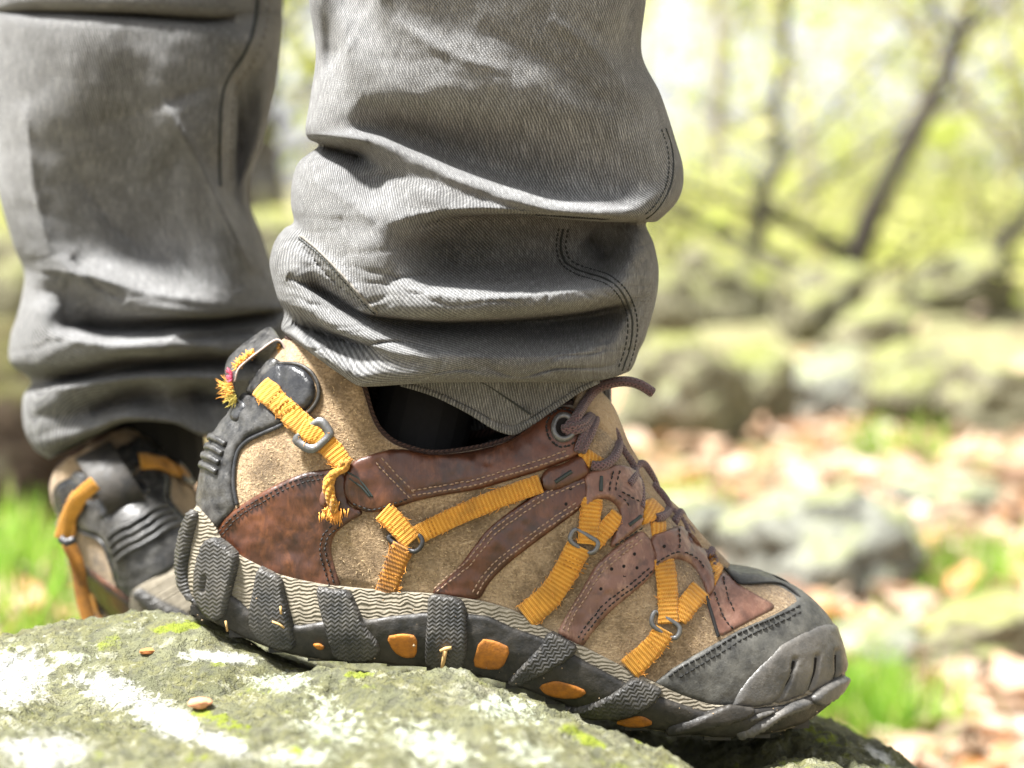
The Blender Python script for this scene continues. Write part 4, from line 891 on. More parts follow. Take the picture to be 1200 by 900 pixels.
# suede nap: short pale fibres
b = MB()
for i in range(1100):
    while True:
        x = RNG.uniform(275, 840); T_, B_ = float(UP.top(x)), float(UP.bot(x)); y = T_+RNG.uniform(.05, .97)*(B_-T_)
        break
    a = RNG.uniform(0, 6.28); l = RNG.gamma(2., 1.15); x2, y2 = x+math.cos(a)*l, y+math.sin(a)*l
    if x2 < 240 or x2 > 980: continue
    V = UP.at(np.array([x, (x+x2)/2+RNG.normal(0, .6), x2]), np.array([y, (y+y2)/2+RNG.normal(0, .6), y2]), np.array([-.3, RNG.uniform(.6, 1.6), RNG.uniform(.4, 2.2)]))
    b.tube(V, np.array([.36, .34, .2])*K, 3, cap=False)
o = b.obj('suede_nap', M['skin_fiber'], shoe); o['kind'] = 'stuff'

# tongue and laces ----------------------------------------------------------------------------
tl = resample(catmull([(676, 452), (692, 462), (708, 478), (718, 500), (728, 524), (744, 551), (764, 580), (790, 604), (812, 630), (832, 652), (848, 668)], 6), 5)
V, UV = [], []
for i, (x, y) in enumerate(tl):
    w = np.interp(x, [676, 700, 730, 790, 848], [52, 46, 34, 20, 6])
    for a in np.linspace(-1, 1, 13):
        V.append(P(x-abs(a)**2*10, y+abs(a)**2.2*np.interp(x, [676, 720, 848], [34, 30, 10]), a*w*K)); UV.append((i*5, a*w))
o = mk('tongue', V, grid_faces(len(tl), 13), M['suede_tongue'], shoe, UV); sol = o.modifiers.new('thickness', 'SOLIDIFY'); sol.thickness = .004; sol.offset = -1
b = MB(); q = resample(catmull([(701, 478), (711, 488), (718, 505), (726, 522), (744, 550), (770, 578), (785, 596)], 6), 3); b.tube(P(q[:, 0]+1, q[:, 1]-1, np.full(len(q), -6*K)), 2.6*K, 8)
tb = b.obj('tongue_edge', M['thread_grey'], shoe)
laces = []
def lace_depth(x, y):
    T, B = float(UP.top(x)), float(UP.bot(x)); t = (B-y)/(B-T); w = float(pchip(x, UP.Wd)); r = float(ip(x, UP.r))
    return w*float(UP.frac(x, min(t, 1.))) if t <= 1 else max(0., w*r*.8-(T-y)*.9)
def lace(pts, r=5.2, name='lace', free=False):
    """(x, y, lift off the shoe)"""
    p = catmull(pts, 8); b = MB(); d = np.array([lace_depth(x, y) for x, y in p[:, :2]]); ker = np.ones(7)/7; d = np.convolve(np.pad(d, 3, 'edge'), ker, 'valid')+p[:, 2]
    V = P(p[:, 0], p[:, 1], -d*K); rr = np.full(len(p), r*K); rr[0] *= .8; rr[-1] *= .75
    b.tube(V, rr, 12); o = b.obj(name, M['lace'], shoe); laces.append(o); return o
lace([(666, 500, 9), (676, 488, 16), (686, 471, 24), (699, 456, 30), (716, 449, 36), (734, 447, 40), (750, 451, 42), (766, 461, 42)], 6.0, 'lace_end')
lace([(659, 503, 8), (670, 500, 15), (683, 496, 15), (692, 486, 14), (698, 474, 14), (702, 466, 12)], 5.2)
lace([(662, 506, 8), (676, 504, 13), (688, 498, 14), (695, 484, 16), (693, 470, 16)], 4.8)
lace([(698, 470, 12), (699, 486, 12), (694, 504, 11), (687, 518, 10), (681, 530, 9)], 5.4)
lace([(690, 490, 10), (685, 506, 9), (680, 520, 9), (677, 530, 8)], 5.0)
lace([(716, 500, 9), (722, 510, 10), (725, 522, 10), (721, 534, 10), (712, 543, 9), (702, 546, 9), (693, 545, 8)], 5.6)
lace([(724, 517, 9), (731, 530, 10), (739, 541, 10), (744, 552, 10), (742, 560, 9), (736, 568, 9)], 5.2)
lace([(739, 545, 8), (746, 558, 9), (751, 570, 9), (752, 586, 8), (751, 595, 7)], 4.6)
lace([(764, 568, 8), (773, 577, 10), (781, 588, 10), (783, 598, 9), (776, 605, 9), (768, 607, 7)], 5.4)
lace([(781, 594, 8), (791, 602, 9), (800, 613, 10), (805, 625, 10), (807, 638, 9)], 5.2)
lace([(795, 604, 8), (806, 618, 9), (816, 632, 9), (824, 645, 9), (830, 656, 8)], 4.8)
lace([(822, 640, 8), (832, 648, 9), (838, 656, 9), (836, 664, 8)], 4.2)
def cross_lace(pts, r):
    p = catmull(pts, 8); b = MB(); b.tube(P(p[:, 0], p[:, 1], p[:, 2]*K), r*K, 12); laces.append(b.obj('lace', M['lace'], shoe))
for s0, s1 in (((703, 505), (724, 520)), ((741, 551), (770, 575)), ((790, 607), (806, 622)), ((828, 651), (838, 660))):
    cross_lace([(s0[0], s0[1]+6, -30), (s0[0]+6, s0[1]-5, -12), ((s0[0]+s1[0])/2, min(s0[1], s1[1])-6, 0), (s1[0]-2, s1[1]-8, 12), (s1[0], s1[1]+6, 28)], 4.8)

# ---------------------------------------------------------------- outsole
frame_low = [(214, 690), (225, 702), (245, 705), (266, 694), (281, 704), (300, 724), (352, 733), (378, 728), (420, 722), (432, 726), (457, 722), (497, 718), (548, 719), (573, 722), (600, 735), (643, 750), (690, 777), (745, 806), (790, 822), (826, 834), (850, 826), (884, 830), (918, 826), (945, 816), (970, 806), (985, 797), (990, 792), (986, 806), (970, 826), (940, 847), (900, 859), (850, 863), (800, 859), (740, 850), (690, 835), (640, 816), (600, 801), (560, 791), (500, 781), (440, 776), (380, 773), (330, 763), (290, 748), (262, 734), (240, 721), (225, 706)]
osole = overlay('outsole', frame_low, SOLE, 4.5, M['rubber'], shoe, edge=4, smooth=0, bumpf=crease(.8, .08, 41))
def lug(poly, h=10, mat='rubber_lug', edge=3.5, rot=0, name='sole_lug', **kw): return overlay(name, poly, SOLE, h, M[mat], shoe, edge=edge, uvrot=rot, step=2.8, smooth=1, **kw)
lug([(223, 596), (232, 599), (233, 606), (226, 630), (219, 668), (222, 694), (231, 708), (222, 703), (213, 690), (209, 664), (210, 645), (215, 620)], 9, 'rubber_lug', 4)
lug([(241, 633), (254, 628), (268, 637), (281, 650), (279, 668), (272, 694), (268, 722), (254, 728), (240, 714), (231, 694), (233, 660)], 11, grooves=[([(246, 675), (244, 690)], 2, 6)])
lug([(303, 662), (318, 669), (331, 676), (334, 692), (345, 735), (350, 760), (322, 757), (299, 742), (292, 722), (296, 700)], 11)
lug([(370, 685), (390, 690), (411, 691), (420, 712), (430, 734), (448, 754), (443, 768), (418, 773), (392, 768), (386, 750), (376, 718)], 11)
lug([(502, 696), (522, 697), (541, 701), (548, 715), (549, 750), (546, 778), (538, 788), (516, 783), (497, 774), (499, 745), (501, 720)], 11)
lug([(643, 738), (660, 746), (678, 757), (671, 771), (642, 787), (606, 801), (592, 796), (614, 776), (634, 757)], 11, rot=-.5)
lug([(743, 792), (760, 800), (778, 808), (766, 826), (736, 837), (692, 839), (654, 828), (692, 822), (724, 808)], 11, rot=-.4)
lug([(848, 826), (866, 826), (884, 830), (880, 839), (868, 845), (836, 850), (780, 857), (778, 849), (818, 839)], 11, 'rubber', rot=-.2)
lug([(936, 818), (952, 821), (940, 832), (914, 840), (886, 856), (861, 862), (858, 858), (872, 852), (900, 838)], 11, 'rubber_bumper')
lug([(872, 843), (890, 833), (913, 831), (902, 838), (880, 846)], 8, 'rubber_bumper', 3)
lug([(958, 806), (974, 797), (988, 790), (990, 797), (978, 815), (962, 826), (952, 826), (946, 818)], 11, 'rubber_bumper')
for q, m_ in (([(453, 744), (470, 741), (490, 743), (489, 767), (475, 768), (462, 761)], 7), ([(563, 747), (582, 750), (600, 758), (590, 781), (570, 781), (554, 777)], 7),
          ([(632, 800), (653, 795), (672, 800), (690, 808), (680, 815), (658, 815), (640, 810)], 7), ([(720, 843), (738, 838), (753, 835), (768, 844), (752, 848), (738, 848)], 7),
          ([(602, 797), (616, 787), (627, 782), (624, 789), (612, 798)], 6), ([(367, 752), (376, 751), (383, 756), (376, 759)], 8)):
    overlay('orange_insert', q, SOLE, 1.0, M['insert_orange'], shoe, edge=1.5, step=2.2, smooth=1, base_h=m_-1.8)
# bottom tread, unseen from the front but there
b = MB()
for x in np.arange(240, 960, 46):
    for yy in (-.6, 0, .6):
        w_ = float(pchip(x, SOLE.Wd)); c = P(x, float(SOLE.bot(x))-9, yy*w_*K); sx, sy, sz = 15*K, w_*.22*K, 5*K
        v = [c+np.array([a*sx, bb*sy, cc*sz]) for a in (-1, 1) for bb in (-1, 1) for cc in (-1, 1)]
        b.add(v, [[0, 1, 3, 2], [4, 6, 7, 5], [0, 4, 5, 1], [2, 3, 7, 6], [0, 2, 6, 4], [1, 5, 7, 3]])
o = b.obj('tread_block', M['rubber'], shoe, False); o['kind'] = 'stuff'

b = MB()
for i in range(120):
    x = RNG.uniform(235, 960); T_, B_ = float(SOLE.top(x)), float(SOLE.bot(x)); y = B_-(B_-T_)*RNG.uniform(.02, 1)**1.6*.9; c = SOLE.at(x, y, RNG.uniform(5, 11)); r_ = RNG.gamma(1.6, .36)*K
    b.add(c+r_*np.array([(1, .2, 0), (-.9, .4, .1), (.1, -.9, .3), (0, .1, 1.), (.1, 0, -.8)])*RNG.uniform(.6, 1.3, (5, 1)), [[0, 1, 3], [1, 2, 3], [2, 0, 3], [1, 0, 4], [2, 1, 4], [0, 2, 4]])
o = b.obj('dirt_crumbs', M['dirt'], sole, False); o['kind'] = 'stuff'
b = MB(); b.tube(SOLE.at(np.array([524, 522, 519]), np.array([755, 766, 779]), 14), np.array([3.0, 2.6, 1.6])*K, 6); b.tube(SOLE.at(np.array([518, 524, 531]), np.array([756, 754, 753]), 14), np.array([1.8, 2.6, 2.0])*K, 6)
tw = b.obj('twig', M['straw'], None); tag(tw, 'short bent straw twig caught on the middle sole lug', 'twig')
for q, lb in (([(324, 724), (332, 727), (338, 731)], 'tiny slanting straw bit on the second black lug from the heel'), ([(333, 708), (334, 717)], 'tiny upright straw bit on the second lug from the heel, above the slanting one'), ([(272, 722), (274, 733)], 'tiny upright straw bit low on the sole by the first heel lug')):
    b = MB(); q = np.array(q, float); b.tube(SOLE.at(q[:, 0], q[:, 1], 14), 1.3*K, 5); tag(b.obj('straw_bit', M['straw'], None), lb, 'straw', 'straw bits on the heel lugs')
# ================================================================== THE PERSON: jeans (and the legs in them)
person = empty('person', P(430, 770, .06), 'person in washed grey jeans standing on the lichen rock, seen from the shins down', 'person')
def loft(name, guides, Yc, aspect, mat, nU=230, sub=12, seed=0, back=.55, wr=1.3, strokes=()):
    us = (1-np.cos(np.linspace(0, math.pi, nU)))/2
    A = []
    for g in guides:
        g = np.array(g, float); x0, x1 = g[0, 0], g[-1, 0]
        uu = (g[:, 0]-x0)/(x1-x0); k = pchip
        y = np.array([pchip(us, np.stack([uu, g[:, 1]], 1)), pchip(us, np.stack([uu, g[:, 2]], 1))])
        A.append(np.stack([x0+us*(x1-x0), y[0], y[1], np.full(nU, (x1-x0)/2)], -1))
    A = np.array(A); n = len(A); rows = []
    for i in range(n-1):
        a, b_, c, d = A[max(i-1, 0)], A[i], A[i+1], A[min(i+2, n-1)]
        for t in np.linspace(0, 1, sub, endpoint=False):
            r = .5*(2*b_+(c-a)*t+(2*a-5*b_+4*c-d)*t*t+(3*b_-a-3*c+d)*t**3)
            rows.append(r)
    rows.append(A[-1]); Gd = np.array(rows)
    # soften along u a little so that guides never facet
    ker = np.array([1, 3, 4, 3, 1.]); ker /= ker.sum()
    for ch in (1, 2):
        p_ = np.pad(Gd[..., ch], ((0, 0), (2, 2)), 'edge'); Gd[..., ch] = sum(ker[k]*p_[:, k:k+nU] for k in range(5))
    Gd[..., 2] *= np.where(Gd[..., 2] > 0, 1.45, 1.75)
    bul = np.sqrt(np.clip(1-(2*us-1)**2, 0, 1))
    fade = np.clip(bul*1.6, 0, 1)
    X, Yp, D, HW = Gd[..., 0], Gd[..., 1], Gd[..., 2], Gd[..., 3]
    wn = fbm(X*.018, Yp*.03, o=3, s=seed)*wr*1.5+fbm(X*.06, Yp*.05, o=2, s=seed+9)*wr*.5
    D = D*fade+wn*fade
    for line, wd, amp in strokes:                                   # sharp creases pressed into the cloth
        q = resample(catmull(line, 6), 4); dd = np.full(X.shape, 1e9); kk = np.zeros(X.shape)
        bx = (X > q[:, 0].min()-60) & (X < q[:, 0].max()+60) & (Yp > q[:, 1].min()-60) & (Yp < q[:, 1].max()+60); ii = np.where(bx)
        pts = np.stack([X[ii], Yp[ii]], 1); best = np.full(len(pts), 1e9); par = np.zeros(len(pts))
        for k_ in range(len(q)):
            d2 = (pts[:, 0]-q[k_, 0])**2+(pts[:, 1]-q[k_, 1])**2; m_ = d2 < best; best[m_] = d2[m_]; par[m_] = k_/(len(q)-1)
        dist = np.sqrt(best); tap = np.clip(np.minimum(par, 1-par)*5, 0, 1)**.6
        D[ii] += 1.3*amp*tap*np.exp(-dist/wd*1.3)*fade[ii[1]]
    wx, wy = X+16*vnoise(X*.02, Yp*.02, s=seed+40), Yp+10*vnoise(X*.015, Yp*.03, s=seed+41)
    for fx_, fy_, am, sd_ in ((.0075, .026, 9., 50), (.018, .03, 5., 51), (.014, .055, 4., 52)):
        rn = 1-np.abs(vnoise(wx*fx_, wy*fy_, s=seed+sd_)); low = np.clip((Yp-210)/140, .12, .8)
        D -= am*low*np.clip((rn-.72)/.28, 0, 1)**2.2*fade
    depth = bul[None]*HW*aspect+D
    Fr = P(X, Yp, Yc-depth*K)
    depb = bul[None]*HW*aspect+D*back
    Bk = Fr.copy(); Bk[..., 1] = Yc+depb*K
    m, nu = X.shape
    V = np.concatenate([Fr, Bk[:, -2:0:-1]], 1); w = V.shape[1]
    sm = np.array(V)                                                # cloth coordinates measured along the smoothed cloth, so the weave keeps its scale
    for _ in range(3): sm[1:-1] = (sm[:-2]+2*sm[1:-1]+sm[2:])/4
    U = np.concatenate([np.zeros((m, 1)), np.cumsum(np.linalg.norm(np.diff(sm, axis=1), axis=2), 1)], 1)/K; U -= U[:, nu//2:nu//2+1]
    Vv = np.concatenate([np.zeros((1, w)), np.cumsum(np.linalg.norm(np.diff(sm, axis=0), axis=2), 0)], 0)/K
    def blur(A_, r_, wrap):
        for ax_ in (0, 1):
            for _ in range(2):
                pd = [(0, 0), (0, 0)]; pd[ax_] = (r_, r_); Bp = np.pad(A_, pd, 'wrap' if (wrap and ax_ == 1) else 'reflect', **({} if (wrap and ax_ == 1) else {'reflect_type': 'odd'}))
                c_ = np.cumsum(np.insert(Bp, 0, 0, ax_), ax_); n_k = 2*r_+1
                A_ = (np.take(c_, np.arange(n_k, c_.shape[ax_]), ax_)-np.take(c_, np.arange(0, c_.shape[ax_]-n_k), ax_))/n_k
        return A_
    U, Vv = blur(U, 26, False), blur(Vv, 26, True)
    uv = np.stack([U, Vv], -1).reshape(-1, 2)
    Fc = grid_faces(m, w, True)
    o = mk(name, V.reshape(-1, 3), Fc.tolist(), mat, person, uv, attrs={'wear': np.zeros(m*w)})
    recalc(o)
    flat = np.stack([X.ravel(), Yp.ravel(), depth.ravel()], 1)
    def at(line, lift=1.5, step=3):
        q = resample(catmull(line, 6), step); out = []
        for (x, y) in q:
            d2 = (flat[:, 0]-x)**2+(flat[:, 1]-y)**2; near = np.where(d2 < 26)[0]
            if len(near) == 0: near = np.array([d2.argmin()])
            cand = near[flat[near, 2] > flat[near, 2].max()-40]; cand = cand[np.argsort(d2[cand])[:3]]; out.append(flat[cand, 2].mean()+lift)
        z = np.array(out); ker_ = np.ones(3)/3; z = np.convolve(np.pad(z, 1, 'edge'), ker_, 'valid')
        return P(q[:, 0], q[:, 1], Yc-z*K)
    return o, at
NEAR = [
 [(345, -560, 0), (450, -560, 10), (600, -560, 10), (780, -560, 0)],
 [(352, -200, 0), (450, -200, 15), (600, -200, 10), (772, -200, 0)],
 [(360, -60, 0), (405, -60, -22), (455, -60, 24), (600, -60, 10), (700, -60, 8), (762, -60, 0)],
 [(362, 0, 0), (410, 0, -26), (425, 0, -18), (447, 0, 18), (520, 0, 10), (600, 0, 10), (700, 0, 12), (728, 2, 12), (740, 4, -8), (757, 0, 0)],
 [(370, 60, 0), (386, 60, -22), (396, 60, -8), (408, 60, 20), (500, 60, 16), (600, 62, 12), (700, 62, 10), (752, 62, 0)],
 [(364, 112, 0), (380, 112, 12), (450, 114, 14), (550, 120, 6), (650, 128, 0), (730, 120, 2), (774, 110, 0)],
 [(358, 148, 0), (376, 150, 10), (402, 150, 4), (430, 150, -10), (480, 161, -30), (540, 183, -42), (600, 203, -42), (660, 220, -34), (720, 222, -14), (766, 200, 4), (792, 165, 0)],
 [(361, 162, 0), (382, 161, 12), (412, 162, 18), (436, 166, 14), (480, 182, 10), (540, 208, 16), (600, 229, 20), (660, 244, 22), (720, 247, 18), (770, 230, 10), (801, 200, 0)],
 [(373, 171, 0), (395, 177, -30), (425, 185, -34), (448, 196, 0), (490, 206, 16), (545, 226, 26), (600, 243, 28), (660, 253, 26), (720, 256, 20), (765, 249, 12), (796, 232, 0)],
 [(350, 190, 0), (385, 197, 4), (430, 208, -14), (470, 220, 14), (510, 240, 26), (555, 248, 26), (610, 252, 22), (670, 257, 18), (720, 260, 14), (752, 259, 8), (772, 258, 0)],
 [(342, 215, 0), (380, 226, 18), (420, 241, 22), (455, 256, 30), (490, 268, 14), (540, 258, -22), (610, 254, -38), (670, 258, -38), (715, 261, -34), (742, 262, -18), (757, 262, 0)],
 [(341, 240, 0), (375, 256, 20), (410, 271, 28), (445, 285, 32), (478, 294, 0), (520, 294, -58), (600, 290, -68), (660, 292, -62), (705, 288, -56), (745, 280, -12), (766, 285, 0)],
 [(344, 260, 0), (372, 280, 20), (405, 300, 28), (440, 317, 32), (475, 321, 16), (520, 322, -34), (600, 323, -44), (660, 322, -36), (705, 313, -40), (745, 302, 2), (771, 308, 0)],
 [(333, 268, 0), (352, 284, 0), (385, 316, 16), (425, 344, 24), (470, 343, 32), (520, 346, 30), (600, 347, 28), (670, 342, 26), (715, 336, 18), (745, 327, 12), (772, 321, 0)],
 [(322, 283, 0), (350, 300, 2), (385, 334, -4), (430, 364, 10), (470, 370, 24), (520, 373, 26), (600, 369, 24), (670, 362, 22), (720, 353, 14), (748, 346, 8), (771, 338, 0)],
 [(316, 305, 0), (345, 317, 10), (380, 345, -22), (430, 371, -30), (480, 379, -48), (520, 381, -58), (600, 380, -62), (670, 375, -56), (718, 365, -34), (742, 362, 0), (767, 360, 0)],
 [(318, 322, 0), (345, 334, 14), (385, 362, 4), (435, 387, 10), (480, 396, -6), (520, 399, -14), (600, 401, -14), (670, 399, -10), (712, 391, -4), (742, 385, 6), (761, 380, 0)],
 [(325, 348, 0), (350, 360, 16), (385, 383, 14), (435, 404, 22), (480, 413, 22), (520, 417, 22), (600, 421, 22), (670, 418, 20), (712, 411, 14), (740, 402, 8), (756, 397, 0)],
 [(333, 366, 0), (355, 378, -12), (390, 394, -24), (426, 404, 0), (455, 420, 22), (520, 431, 26), (600, 435, 26), (670, 432, 24), (712, 426, 16), (735, 418, 8), (749, 411, 0)],
 [(330, 386, 0), (355, 401, 14), (390, 421, 20), (425, 441, 24), (480, 441, 22), (520, 442, 20), (600, 444, 20), (670, 443, 16), (705, 440, 12), (728, 436, 8), (743, 427, 0)],
 [(344, 400, 0), (370, 418, 10), (398, 438, 12), (425, 453, 10), (480, 450, 6), (520, 448, 2), (600, 448, 2), (670, 448, 2), (700, 446, 2), (720, 442, 2), (736, 436, 0)],
 [(356, 408, 0), (380, 424, -24), (405, 438, -36), (430, 448, -46), (480, 447, -48), (520, 445, -48), (600, 445, -48), (670, 444, -46), (700, 442, -30), (712, 440, -20), (722, 437, 0)],
]
near_leg, nat = loft('trouser_leg', NEAR, .004, .80, M['denim'], seed=3, strokes=[
 ([(370, 170), (400, 178), (430, 187)], 6, -34), ([(486, 266), (530, 255), (600, 251), (680, 255), (748, 260)], 7, -36), ([(436, 367), (500, 377), (600, 377), (680, 368), (728, 354)], 6, -40),
 ([(340, 378), (390, 396), (438, 407)], 5, -30), ([(354, 288), (388, 326), (434, 364)], 4, -14), ([(335, 324), (380, 343), (425, 362)], 7, -22), ([(686, 278), (702, 290), (718, 304)], 14, -26),
 ([(440, -20), (415, 30), (384, 78)], 8, -13), ([(452, -20), (425, 30), (390, 84), (372, 112)], 5, 10), ([(375, 163), (405, 163), (432, 167)], 5, 12), ([(452, 262), (500, 250), (560, 244), (640, 249), (752, 256)], 6, 16),
 ([(455, 325), (500, 343), (560, 349), (640, 345), (722, 334)], 7, 12), ([(350, 274), (390, 310), (440, 364)], 4, 9), ([(440, 160), (500, 184), (580, 218), (660, 238), (740, 247)], 8, 10),
 ([(360, 398), (395, 420), (420, 440)], 5, 8), ([(470, 405), (560, 418), (660, 415), (730, 398)], 7, 9), ([(460, 20), (520, 60), (600, 85)], 16, 7), ([(560, 30), (640, 70), (720, 130)], 18, -6), ([(640, 20), (700, 60), (755, 130)], 12, 7),
 ([(420, 120), (470, 140), (520, 170)], 9, -8), ([(350, 205), (400, 230), (440, 262)], 10, 7), ([(600, 395), (660, 392), (715, 380)], 8, -12), ([(745, 270), (758, 300), (764, 340)], 6, 7), ([(735, 300), (750, 330), (752, 370)], 6, -8), ([(500, 300), (560, 312), (640, 305)], 9, -10)])
# flap of the turned-down hem that hangs into the shoe
V, UV, Fc = [], [], []; xs = np.linspace(470, 701, 90); nr = 26
for i, x in enumerate(xs):
    yb = pchip(x, [(470, 450), (500, 459), (550, 484), (588, 506), (601, 509), (614, 503), (645, 482), (680, 457), (701, 446)])
    for j in range(nr):
        v = j/(nr-1); y = 436+(yb-436)*v; d = 70+12*math.sin((x-470)/231*math.pi)-6*v*v+2.0*vnoise(x*.03, y*.03, s=4)+(4 if v > .9 else 0)
        V.append(P(x, y, -d*K)); UV.append((x*1.25+y*.25, y*1.2))
cuff = mk('hem_flap', V, grid_faces(len(xs), nr).tolist(), M['denim'], near_leg, UV); sol = cuff.modifiers.new('thickness', 'SOLIDIFY'); sol.thickness = .0016; sol.offset = 1
Vb = []
for i, x in enumerate(np.linspace(380, 720, 90)):
    yb = 505+30*math.sin((x-380)/340*math.pi)
    for j in range(nr): q = P(x, 425+(yb-425)*j/(nr-1), .0); Vb.append((q[0], .034+.004*math.sin(x*.03), q[2]))
cuff = mk('hem_flap', Vb, grid_faces(len(xs), nr).tolist(), M['denim'], near_leg, UV); sol = cuff.modifiers.new('thickness', 'SOLIDIFY'); sol.thickness = .0016
b = MB(); q = resample(catmull([(553, 443), (572, 452), (596, 468), (622, 486)], 6), 3); b.tube(P(q[:, 0], q[:, 1], -(np.full(len(q), 86.0))*K), 1.3*K, 6); b.obj('hem_stitching', M['seam_dark'], near_leg)
def seam(name, line, at, r, mat, parent, lift=.6): 
    b = MB(); b.tube(at(line, lift), r*K, 8); return b.obj(name, mat, parent)
def stitched(name, line, at, parent, r=1.2, gap=7, ln=4.6, mat='seam_dark', lift=1.2):
    p = at(line, lift, .9); b = MB(); i = 0
    L = np.r_[0, np.cumsum(np.linalg.norm(np.diff(p, axis=0), axis=1))]/K; s = 0.
    while s+ln < L[-1]:
        q = np.stack([np.interp([s, s+ln/2, s+ln], L, p[:, k]) for k in range(3)], 1); b.tube(q, np.array([.6, 1, .6])*r*K, 5); s += gap
    o = b.obj(name, M[mat], parent); o['kind'] = 'stuff'; return o
SE = [(780, 150), (787, 172), (789, 196), (785, 220), (772, 243), (758, 256)]
seam('side_seam', SE, nat, 1.3, M['seam_dark'], near_leg, .2); stitched('seam_stitching', off_line(SE, 5), nat, near_leg, 1.1)
SE = [(660, 268), (657, 288), (662, 306), (676, 316), (694, 322), (712, 328), (728, 342), (738, 362), (741, 384), (737, 410), (729, 434)]
seam('side_seam', SE, nat, 1.5, M['seam_dark'], near_leg, .2); stitched('seam_stitching', off_line(SE, -6), nat, near_leg, 1.2); stitched('seam_stitching', off_line(SE, 5), nat, near_leg, 1.1)
SE = [(352, 276), (372, 292), (392, 312), (412, 334), (430, 354), (443, 366)]
seam('inseam', SE, nat, 1.5, M['seam'], near_leg, .4); stitched('seam_stitching', off_line(SE, 4), nat, near_leg, 1.0)

FAR = [
 [(-30, -560, 0), (150, -560, 10), (335, -560, 0)],
 [(-24, -200, 0), (150, -200, 10), (332, -200, 0)],
 [(-20, -50, 0), (50, -50, 8), (150, -50, 8), (250, -50, 8), (300, -50, 4), (330, -50, 0)],
 [(-18, 6, 0), (50, 9, 10), (150, 9, 12), (250, 14, 12), (300, 4, 0), (329, 5, 0)],
 [(-18, 14, 0), (50, 13, -7), (150, 16, -16), (230, 22, -16), (280, 20, 0), (329, 20, 0)],
 [(-18, 30, 0), (50, 28, 8), (150, 32, 10), (250, 40, 12), (285, 55, 16), (327, 45, 0)],
 [(-15, 100, 0), (60, 110, 5), (150, 112, 0), (200, 108, 16), (258, 98, 14), (278, 98, -8), (292, 95, -20), (322, 92, 0)],
 [(-8, 170, 0), (60, 180, -4), (150, 182, -18), (185, 160, 4), (210, 148, 16), (256, 160, 18), (272, 166, -14), (286, 168, -34), (308, 160, 0)],
 [(-3, 222, 0), (60, 238, -8), (150, 240, -24), (196, 210, -4), (222, 192, 16), (256, 210, 18), (268, 218, -4), (276, 222, -16), (288, 222, 0)],
 [(15, 285, 0), (45, 288, 2), (100, 298, -14), (180, 300, -24), (235, 280, 4), (270, 262, 16), (290, 268, 8), (303, 282, 0)],
 [(28, 318, 0), (60, 311, 10), (100, 324, 14), (160, 343, 16), (220, 354, 16), (270, 357, 12), (300, 349, 5), (330, 345, 0)],
 [(26, 345, 0), (60, 344, -10), (110, 357, -16), (145, 364, 6), (200, 369, 14), (250, 371, 10), (290, 367, -4), (340, 357, 0)],
 [(20, 370, 0), (50, 368, 14), (75, 378, -14), (120, 384, -48), (180, 380, -48), (240, 376, -48), (290, 371, -40), (344, 362, 0)],
 [(12, 395, 0), (40, 398, 12), (75, 393, 16), (130, 403, 16), (190, 399, 18), (205, 394, 18), (235, 391, -4), (260, 390, -10), (300, 388, -6), (344, 384, 0)],
 [(12, 425, 0), (50, 428, 8), (100, 424, 8), (150, 415, 14), (200, 413, 18), (235, 408, 10), (260, 410, 10), (300, 408, 2), (340, 406, 0)],
 [(36, 446, 0), (60, 446, -18), (100, 441, -48), (150, 429, -48), (200, 427, -44), (250, 424, -28), (290, 423, -18), (335, 423, 0)],
 [(27, 466, 0), (60, 456, 12), (100, 450, 16), (150, 443, 16), (200, 440, 16), (250, 443, 12), (290, 445, 6), (326, 444, 0)],
 [(28, 500, 0), (60, 488, 6), (110, 479, -20), (160, 463, -34), (200, 468, -14), (225, 464, -26), (250, 470, -10), (280, 478, 0), (312, 476, 0)],
 [(40, 526, 0), (70, 518, 5), (110, 503, 8), (150, 489, 10), (200, 494, 12), (240, 508, 10), (275, 512, 4), (318, 508, 0)],
 [(58, 538, 0), (80, 528, -30), (115, 510, -44), (150, 494, -46), (200, 492, -46), (240, 510, -40), (270, 512, -20), (300, 508, 0)],
]
far_leg, fat = loft('trouser_leg', FAR, .205, 1.0, M['denim'], seed=13, nU=190, sub=10, strokes=[
 ([(-15, 13), (80, 14), (180, 19), (275, 22)], 6, -26), ([(70, 380), (140, 386), (240, 378), (322, 366)], 7, -36), ([(203, 397), (250, 394), (300, 390)], 6, -24), ([(70, 446), (120, 440), (200, 428), (305, 424)], 7, -36), ([(222, 463), (250, 466), (280, 474)], 6, -26),
 ([(105, 482), (150, 468), (195, 464)], 7, -26), ([(82, 300), (115, 335), (148, 352)], 7, -18), ([(190, 118), (228, 180), (262, 250), (300, 322)], 10, 18), ([(40, 316), (100, 322), (170, 342), (260, 356)], 8, 12), ([(30, 120), (40, 220), (60, 300)], 14, 12), ([(100, 150), (170, 130), (250, 100)], 16, -9),
 ([(80, 190), (130, 260), (180, 300)], 18, -9), ([(60, 396), (140, 404), (200, 396)], 7, 12), ([(60, 456), (150, 443), (290, 443)], 7, 12), ([(276, 90), (280, 150), (279, 215)], 9, -30)])
SE = [(300, -40), (302, 0), (297, 35), (285, 65), (268, 90), (260, 115), (258, 150), (257, 190), (258, 218)]
seam('side_seam', SE, fat, 2.6, M['seam_dark'], far_leg, .8); stitched('seam_stitching', off_line(SE, -14), fat, far_leg, 2.4, 15, 8, 'seam', 1.5)
